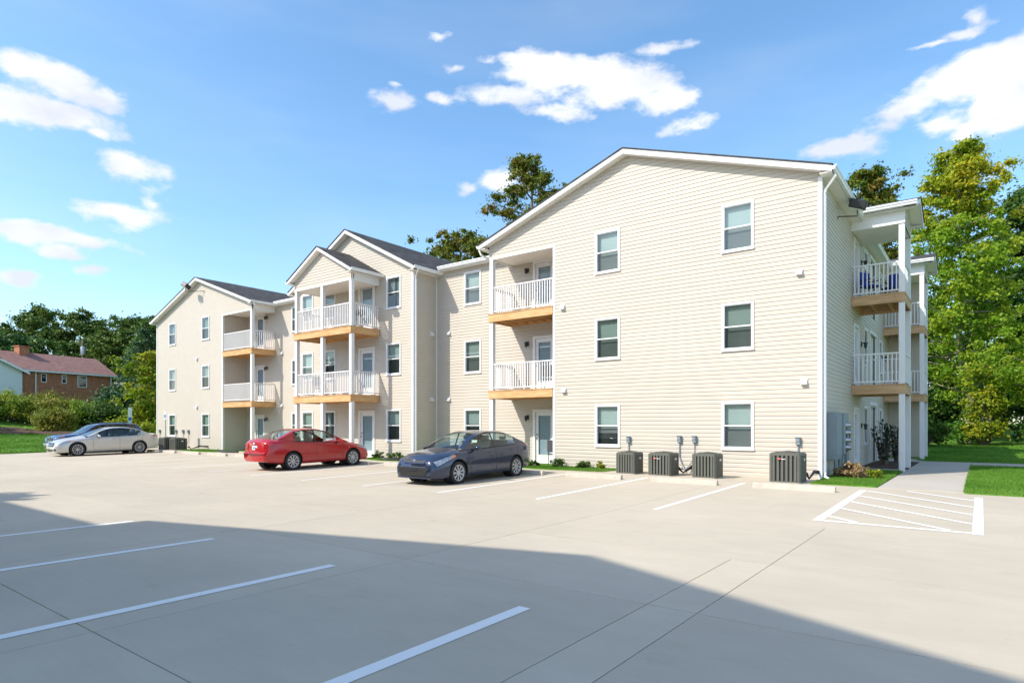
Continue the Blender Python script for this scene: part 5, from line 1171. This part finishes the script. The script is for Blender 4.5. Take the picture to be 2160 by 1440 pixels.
def tree(name,x,y,H,base,rad,label,cat='tree',lm='mid',seed=1,ncl=220,nl=90,ls=.16,prof=None,group=None,cr_=.9,bark='bark',gap=.0,lean=(0,0),trunk_r=None,zb=None,sx_=1.0,stretch=1.0,topm=None):
    """H height, base = crown base height, rad = max crown radius, prof = radius profile over 0..1 of crown height"""
    r=np.random.default_rng(seed); z0=terr(x,y)-.1 if zb is None else zb
    t=empty(name,(x,y,z0),label,cat,group); tr=trunk_r or H*.014+.06
    prof=prof or [(0,.45),(.2,.9),(.45,1.0),(.75,.75),(1,.15)]
    px=[p[0] for p in prof]; py=[p[1] for p in prof]
    # limbs
    mb=MB(); top=Vector((x+lean[0],y+lean[1],z0+H*.94)); pts=[Vector((x,y,z0))]
    for k in range(1,7):
        u=k/6; pts.append(Vector((x+lean[0]*u+r.normal(0,.012*H)*(u<1),y+lean[1]*u+r.normal(0,.012*H)*(u<1),z0+H*.94*u)))
    mb.tube(pts,[tr*(1-.88*k/6) for k in range(7)],8)
    C=[];RR_=[]
    nb=max(10,ncl//9)
    limbs=[]
    for i in range(nb):
        u=(i+.5)/nb; h=base+(H-base)*u*.92; ph=i*2.4+r.normal(0,.3); R_=rad*np.interp(u,px,py)*r.uniform(.75,1.08)
        k=min(5,int(h/(H*.94)*6)); f=h/(H*.94)*6-k; a=pts[k].lerp(pts[k+1],min(1,f))
        e=a+Vector((math.cos(ph)*R_*sx_,math.sin(ph)*R_,R_*r.uniform(.05,.45)*stretch))
        if e.z>z0+H: e.z=z0+H
        mid=a.lerp(e,.5)+Vector((0,0,-.06*R_+r.normal(0,.1)))
        mb.tube([a,mid,e],[tr*.33*(1-.55*u),tr*.2*(1-.5*u),.02],5,cap=False); limbs.append((a,mid,e,R_))
    mb.build('trunk',M[bark],t,smooth=True)
    while len(C)<ncl:
        a,mid,e,R_=limbs[r.integers(len(limbs))]; u=r.uniform(.28,1.05)**.8
        p=a.lerp(mid,u*2) if u<.5 else mid.lerp(e,u*2-1)
        sd=.16*R_+.25; q=Vector((p.x+r.normal(0,sd)*sx_,p.y+r.normal(0,sd),p.z+r.normal(0,sd*.7)))
        if gap and r.random()<gap*(math.sin(q.x*1.9+seed)*math.sin(q.z*1.4+seed)*.5+.5): continue
        C.append((q.x,q.y,min(q.z,z0+H))); RR_.append(cr_*r.uniform(.45,1.1)*(1-.35*(q.z-z0)/H))
    if topm:
        C=np.array(C); RR_=np.array(RR_); zt=z0+H*topm[1]; s=C[:,2]>zt+r.normal(0,1.0,len(C))
        crown_obj('crown',leaves(C[~s],RR_[~s],nl,ls,r),LM[lm],t); crown_obj('crown',leaves(C[s],RR_[s],nl,ls,r),LM[topm[0]],t)
    else: crown_obj('crown',leaves(C,RR_,nl,ls,r),LM[lm],t)
    return t
def pine(x,y,H,rad,label,seed,lm='pine',group=None):
    r=np.random.default_rng(seed); z0=terr(x,y)-.1; t=empty('pine_tree',(x,y,z0),label,'tree',group)
    MB().tube([(x,y,z0),(x,y,z0+H*.5),(x,y,z0+H*.98)],[.28,.16,.02],7).build('trunk',M['bark'],t,smooth=True)
    C=[];Rr=[]
    n=int(H*1.3)
    for i in range(n):
        u=i/n; h=z0+H*(.08+.9*u); R_=rad*(1-u)**.8+.3
        for k in range(7):
            a=r.uniform(0,6.28)
            for s in (.45,.7,.95): C.append((x+math.cos(a)*R_*s,y+math.sin(a)*R_*s,h-R_*s*.12+r.normal(0,.1))); Rr.append(.55)
    V=leaves(C,Rr,26,.20,r,flat=.6,aspect=.3); crown_obj('crown',V,LM[lm],t); return t
def shrub(name,x,y,w,h,label,lm='bush',seed=1,n=22,nl=60,ls=.05,cat='shrub',group=None,z0=None,d=None):
    r=np.random.default_rng(seed); z0=terr(x,y) if z0 is None else z0; t=empty(name,(x,y,z0),label,cat,group); d=d or w
    C=[];Rr=[]; mb=MB()
    for i in range(n):
        a=r.uniform(0,6.28); q=math.sqrt(r.uniform(0,1)); cx,cy=x+math.cos(a)*q*w*.42,y+math.sin(a)*q*d*.42; cz=z0+h*(.15+.75*r.uniform(0,1)*(1-.45*q))
        C.append((cx,cy,cz)); Rr.append(min(w,h)*.2*r.uniform(.7,1.3)); mb.tube([(x+(cx-x)*.2,y+(cy-y)*.2,z0),(cx,cy,cz)],[.012+.006*h,.005],4,cap=False)
    mb.build('stem',M['bark'],t); crown_obj('foliage',leaves(C,Rr,nl,ls,r),LM[lm],t); return t
# right-hand side
tree('maple_tree',-.6,51.0,21.2,3.0,4.3,'tall golden-topped maple right of the end balconies, pale trunk showing through','tree','maple',21,700,150,.10,[(0,.85),(.12,1.0),(.35,.88),(.58,.74),(.74,.52),(.88,.36),(1,.14)],cr_=.75,bark='bark2',gap=.55,trunk_r=.26,lean=(-.6,.4),topm=('mapletop',.72))
tree('broadleaf_tree',3.3,62,20.5,2,6.2,'dense dark green tree behind the golden maple','tree','dark',22,560,120,.16,[(0,.8),(.3,1),(.6,.85),(.85,.5),(1,.15)],cr_=1.25)
tree('broadleaf_tree',8.5,60,15,1,5.5,'green tree at the right edge behind the lawn','tree','mid',23,380,120,.15,cr_=1.1)
tree('maple_tree',4.2,46,9.0,2.2,2.9,'low yellow-green tree at the right edge of the lawn','tree','maple',24,320,120,.09,[(0,.8),(.3,1),(.6,.9),(.85,.6),(1,.2)],cr_=.8,gap=.3)
tree('broadleaf_tree',-4.6,62,12,1,4.5,'dark tree seen behind the end balconies','tree','dark',25,260,80,.2,cr_=1.1)
tree('broadleaf_tree',-8.2,61,24.0,9,3.9,'rust-tinged tree rising above the right-hand eave','tree','rust',26,340,130,.13,[(0,.6),(.3,1),(.6,.95),(.85,.6),(1,.2)],cr_=.85,gap=.5)
tag(shrub('vine_clump',.1,47.6,2.3,4.4,'vine-covered yellow-green stump at the foot of the golden maple','lime',27,50,90,.10,'vine'),None)
shrub('shrub',-3.0,45.2,3.6,2.0,'low pale green shrub mound left of the vine-covered stump','mid',28,40,90,.10)
shrub('shrub',-.9,48,2.4,1.8,'small fresh green bush between the mound and the vine-covered stump','fern',128,22,80,.09)
for i,(x,y,w,h) in enumerate([(3.6,48.5,5,2.8),(7.2,49.5,5,3.2),(11,50,5,3.4)]): shrub('shrub',x,y,w,h,['dark hedge mass right of the vine-covered stump','dark hedge mass farther right behind the lawn','dark hedge mass at the right edge of the lawn'][i],'dark',29+i,46,90,.12,group='dark hedge bushes behind the right lawn')
for i,(x,y,w,h) in enumerate([(-6,84,16,8),(8,86,16,9),(22,82,16,8)]): shrub('thicket',x,y,w,h,['dark thicket far behind the end balconies','dark thicket far behind the golden maple','dark thicket at the far right edge'][i],'dark',200+i,110,110,.28,cat='thicket',group='far thicket behind the right lawn',d=5)
# above the roofs
tree('broadleaf_tree',-34.8,48.9,28.3,11,5.6,'ragged rust and green tree above the left slope of the big gable','tree','rust',31,280,140,.13,[(0,.8),(.25,.95),(.45,.7),(.6,.85),(.8,.5),(1,.2)],cr_=.85,gap=.9)
tree('broadleaf_tree',-31.6,49.6,22.5,9,3.4,'fresh green tree half hidden by the big gable roof edge','tree','mid',32,170,130,.14,cr_=.95)
tree('broadleaf_tree',-40.6,46.5,20.9,9,5.6,'rounded rust-flecked green tree above the centre roof','tree','rust',33,340,130,.14,[(0,.8),(.4,1),(.7,.85),(.9,.55),(1,.3)],cr_=1.0,gap=.25)
# shading tree by the twin block: reaches over its roof, out of the picture
tree('broadleaf_tree',-22.6,-6.4,10.0,6,2.0,'tree beside the near-side block whose shadow falls across the stalls','tree','mid',34,150,90,.28,cr_=.9)
# left background
LT=[(-128,22,12.5,9.5,'dark','broad dark tree at the far left behind the brick house'),(-140,38,19.5,8,'far','tall olive-green tree left of the middle of the far row'),(-133,43,18.8,6.5,'far','tall tree in the middle of the far row above the house ridge'),(-126,45,14.5,6,'far','lower tree in the dip of the far row'),(-117,46,17.0,6.5,'far','tall tree at the right of the far row'),(-106,45,15.5,5.5,'mid','tree of the far row nearest the left wing roof'),(-118,29,11.5,7,'dark','dark rounded tree directly behind the chimney'),(-150,28,16.5,8,'far','tree at the left edge of the far row')]
for i,(x,y,H,rd,lm,lb) in enumerate(LT): tree('broadleaf_tree',x,y,H,1.5,rd,lb,'tree',lm,50+i,320,130,.24,[(0,.75),(.3,1),(.6,.92),(.85,.6),(1,.2)],group='trees beyond the brick house',cr_=1.7)
pine(-92,37.5,12.5,4.2,'layered pine beside the left wing, right of the far row',61); pine(-86,34,8.5,4.0,'low spreading blue-green pine between the house and the left wing',62)
shrub('shrub',-84,31,6,4.5,'rounded grey-green bush right of the brick house','pine',63,60,80,.2)
tree('broadleaf_tree',-66.4,28.2,8.8,.8,2.6,'bright lime-yellow tree against the left end of the building','tree','lime',64,230,80,.15,[(0,.6),(.3,1),(.7,.9),(1,.4)],cr_=.8,gap=.4)
shrub('shrub',-61.0,26.0,3.6,2.0,'low lime green bush beside the left wing corner','lime',65,30,80,.12)
shrub('shrub',-67.5,26.2,4.4,2.4,'low yellow-green growth behind the dark blue off-roader','lime',66,34,80,.12)
HB=[(-81.5,12.5,5.5,5.0,'dark','deep green bush at the left edge below the fronds'),(-79.6,16.6,5.0,3.9,'hedge','yellow-green hedge bush below the white house gable'),(-78.3,19.4,4.6,3.8,'hedge','hedge bush with red tips left of the middle downspout'),(-76.6,21.8,4.6,3.9,'olive','olive-brown hedge bush in the middle of the bank'),(-75.2,24.2,4.6,3.6,'hedge','leafy green hedge bush under the wide house window'),(-74.0,26.4,4.6,3.5,'mid','rounded deep green hedge bush at the right end of the bank'),(-72.2,28.4,3.6,2.4,'hedge','small hedge bush at the end of the row'),(-72.0,21.2,3.2,3.0,'olive','dry brown bush on the front of the bank'),(-74.5,15.6,2.6,1.3,'olive','low dry plants on the brown bank')]
for i,(x,y,w,h,lm,lb) in enumerate(HB): shrub('hedge_bush',x,y,w,h,lb,lm,70+i,70,170,.095,group='hedge bushes on the bank',d=w)
# fronds at the left edge
def fronds(x,y,h,label,seed):
    r=np.random.default_rng(seed); z0=terr(x,y); t=empty('sumac',(x,y,z0),label,'shrub'); mb=MB(); V=[]
    for k in range(15):
        a=r.uniform(0,6.28); R_=r.uniform(1.6,2.6); hz=h*r.uniform(.45,.8); b=Vector((x+r.normal(0,.4),y+r.normal(0,.4),z0)); P=[]
        for i in range(9):
            u=i/8; P.append(Vector((b.x+math.cos(a)*R_*u**1.3,b.y+math.sin(a)*R_*u**1.3,z0+hz*(1-(1-u)**2)+h*.3*u-1.0*u**3)))
        mb.tube(P,[.03*(1-.8*i/8) for i in range(9)],5,cap=False)
        for i in range(2,9):
            for s in np.linspace(0,1,4)[:-1]:
                if i<8: p=P[i].lerp(P[i+1],float(s)); d=(P[i+1]-P[i]).normalized()
                else: continue
                sd=d.cross(Vector((0,0,1))).normalized()
                for sg in (-1,1):
                    tip=p+sd*sg*.42+d*.16-Vector((0,0,.12)); w_=d*.06
                    V+= [p-w_,tip*.5+p*.5-w_*1.4,tip,tip*.5+p*.5+w_*1.4]
    mb.build('stem',M['bark'],t); crown_obj('foliage',np.array([tuple(v) for v in V]),LM['fern'],t)
fronds(-72.5,10.6,7.0,'bright green feathery fronds arching in at the left edge',90)
fronds(-74.0,13.2,4.5,'lower feathery green fronds beside the arching ones',91)
# plants near the building
shrub('ornamental_shrub',-2.95,19.75,.85,.5,'russet and tan dwarf shrub on the grass wedge by the corner','autumn',101,40,80,.045,z0=.12)
shrub('flowering_plant',-2.35,19.9,.5,.35,'small yellow-green plant beside the russet shrub','lime',102,14,50,.035,z0=.12)
def planter(x,y,h,label,seed):
    r=np.random.default_rng(seed); t=empty('rubber_plant',(x,y,.12),label,'plant','tall dark plants between the porch posts'); mb=MB(); V=[]
    for k in range(15):
        a=r.uniform(0,6.28); q=r.uniform(.05,.42); b=Vector((x+math.cos(a)*.12,y+math.sin(a)*.12,.12)); e=Vector((x+math.cos(a)*q,y+math.sin(a)*q,.12+h*r.uniform(.65,1))); mb.tube([b,b.lerp(e,.5)+Vector((0,0,.1)),e],[.02,.015,.008],5,cap=False)
        for i in range(26):
            p=b.lerp(e,r.uniform(.12,1)); d=Vector(r.normal(0,1,3)); d.z=abs(d.z)*.7; d.normalize(); s=d.cross(Vector((0,0,1))).normalized()*.045; tip=p+d*r.uniform(.14,.22); m_=p.lerp(tip,.5)
            V+=[p,m_-s,tip,m_+s]
    mb.build('stem',M['bark'],t); crown_obj('foliage',np.array([tuple(v) for v in V]),LM['bush'],t)
planter(-2.95,27.4,1.75,'dark leafy plant in the bed just left of the near porch posts',103); planter(-2.7,29.6,1.6,'second dark leafy plant farther back in the same bed',104)
for i,(x,y,w,h,lb) in enumerate([(-13.0,18.3,.7,.28,'low dark shrub by the ground-floor door of the right wing'),(-12.0,18.45,.62,.42,'round green shrub just right of the corner of the right wing wall'),(-10.95,18.5,.55,.32,'small shrub in the middle of the grass strip'),(-10.3,18.55,.3,.30,'small reddish sprig left of the first condenser'),(-21.5,18.4,.62,.42,'round green shrub right of the ground-floor centre door'),(-20.3,18.4,.85,.42,'wide green shrub under the lower window of the centre gable')]):
    shrub('shrub',x,y,w,h,lb,'mid' if i!=3 else 'olive',110+i,18,60,.035,z0=.125,group='small shrubs along the building foot')
# ---------------------------------------------------------------- brick house
def house():
    A=Vector((-93.5,23.6,0)); B=Vector((-95.8,34.6,0)); d=(B-A); L_=d.length; ang=math.atan2(d.y,d.x); z0=3.0
    t=empty('brick_house',(A.x,A.y,z0),'red brick ranch house with a faded red shingle roof and a white gabled end','house',rotz=ang)
    brick=brick_mat('red_brick',(.46,.17,.08),(.36,.13,.065),(.30,.24,.20),3.2,ms=.012); rs=brick_mat('faded_red_shingles',(.30,.165,.14),(.25,.135,.115),(.2,.11,.09),1.2,bw=.4,rh=.2,ms=.008)
    # local: x along the front, -y... the front faces the lot (local -y is to the right of travel A->B)
    ez=8.35-z0; zz=10.85-z0; D_=8.5
    def L2(mb,n,m,**k): return mb.build(n,m,t,(0,0,0),fixn=True,**k)
    ops=[(2.6,3.25,ez-1.35,ez-.25),(5.0,5.6,ez-1.35,ez-.25),(6.9,8.1,ez-1.75,ez-.25)]
    xs=[0]+[v for o in ops for v in o[:2]]+[L_]; mb=MB()
    mb.box(0,L_,.1,D_,0,ez)
    for i in range(0,len(xs)-1):
        a,b=xs[i],xs[i+1]; o=[q for q in ops if abs(q[0]-a)<.01]
        if o: q=o[0]; mb.box(a,b,0,.1,0,q[2]); mb.box(a,b,0,.1,q[3],ez)
        else: mb.box(a,b,0,.1,0,ez)
    L2(mb,'wall',brick)
    for q in ops:
        w=L2(MB().box(q[0],q[1],.0,.09,q[2],q[2]+.08).box(q[0],q[1],.0,.09,q[3]-.08,q[3]).box(q[0],q[0]+.08,.0,.09,q[2]+.08,q[3]-.08).box(q[1]-.08,q[1],.0,.09,q[2]+.08,q[3]-.08),'window',M['white'])
        MB().box(q[0]+.08,q[1]-.08,.05,.07,q[2]+.08,q[3]-.08).build('pane',M['dglass'],w,(0,0,0))
    r=MB(); r.prism([(0-.5,-.55,ez-.02),(0-.5,D_/2,zz),(0-.5,D_+.5,ez-.02),(0-.5,D_+.5,ez+.1),(0-.5,D_/2,zz+.12),(0-.5,-.55,ez+.1)],(L_+1.1,0,0)); rf=L2(r,'roof',rs)
    MB().box(-.5,L_+.6,-.62,-.55,ez-.12,ez+.06).build('gutter',M['white'],rf,(0,0,0)); MB().box(-.5,L_+.6,-.55,0,ez-.10,ez-.06).build('soffit',M['white'],rf,(0,0,0))
    ch=MB().box(1.9,3.0,3.4,4.6,zz-.7,zz+.75).box(1.8,3.1,3.3,4.7,zz+.75,zz+.87).build('chimney',brick,rf,(0,0,0))
    for x in (1.9,L_-.1): MB().box(x,x+.12,-.14,-.02,0,ez-.1).build('downspout',M['white'],t,(0,0,0))
    # white gabled wing at the left
    wl=MB(); wl.prism([(-8.5,-1.2,0),(-.05,-1.2,0),(-.05,-1.2,ez-.2),(-4.3,-1.2,ez+1.75),(-8.5,-1.2,ez-.2)],(0,6,0)); L2(wl,'white_wing_wall',mat('pale_blue_white_siding',(.68,.69,.69),.6,var=.03))
    wr=MB(); 
    for (a,za,b,zb_) in ((-9.1,ez-.45,-4.3,ez+1.85),(-4.3,ez+1.85,.55,ez-.45)): wr.prism([(a,-1.6,za),(b,-1.6,zb_),(b,-1.6,zb_+.12),(a,-1.6,za+.12)],(0,6.5,0))
    wo=L2(wr,'roof',rs)
    rb=MB()
    for (a,za,b,zb_) in ((-9.1,ez-.45,-4.3,ez+1.85),(-4.3,ez+1.85,.55,ez-.45)): rb.prism([(a,-1.62,za-.18),(b,-1.62,zb_-.18),(b,-1.62,zb_+.10),(a,-1.62,za+.10)],(0,-.05,0))
    rb.build('rake_board',M['white'],wo,(0,0,0),fixn=True)
house()
def pole():
    x,y=-112,36.5; z0=terr(x,y); t=empty('utility_pole',(x,y,z0),'wooden utility pole with a grey transformer behind the brick house roof','utility pole')
    MB().tube([(x,y,z0),(x,y,14.9)],[.16,.11],8).build('pole',M['bark2'],t); MB().lathe([(.001,12.5),(.33,12.5),(.36,12.7),(.36,13.6),(.30,13.8),(.001,13.9)],14,(x+.5,y-.1,0)).build('transformer',M['galv'],t,smooth=True,angle=40); MB().box(x-.05,x+.05,y-.7,y+.7,14.3,14.4).build('crossarm',M['bark2'],t)
pole()
def garage():
    x,y=-101,41; z0=4; t=empty('garage',(x,y,z0),'small shed with a pale roof just right of the brick house','shed',rotz=R(80)); MB().box(-3,3,0,5,0,2.6).build('wall',bpy.data.materials['red_brick'],t,(0,0,0)); MB().prism([(-3.4,-.5,2.55),(-3.4,2.5,3.9),(-3.4,5.5,2.55),(-3.4,5.5,2.7),(-3.4,2.5,4.05),(-3.4,-.5,2.7)],(6.8,0,0)).build('roof',mat('pale_grey_roof',(.4,.38,.38),.8),t,(0,0,0),fixn=True)
garage()
# service wire sloping down to the far trees
tag(MB().tube([(-1.95,35.0,7.3),(-.4,42,6.1),(1.5,52,4.6)],.02,5).build('service_wire',M['galv']),'thin grey service wire sloping down from the far balcony into the trees','wire')
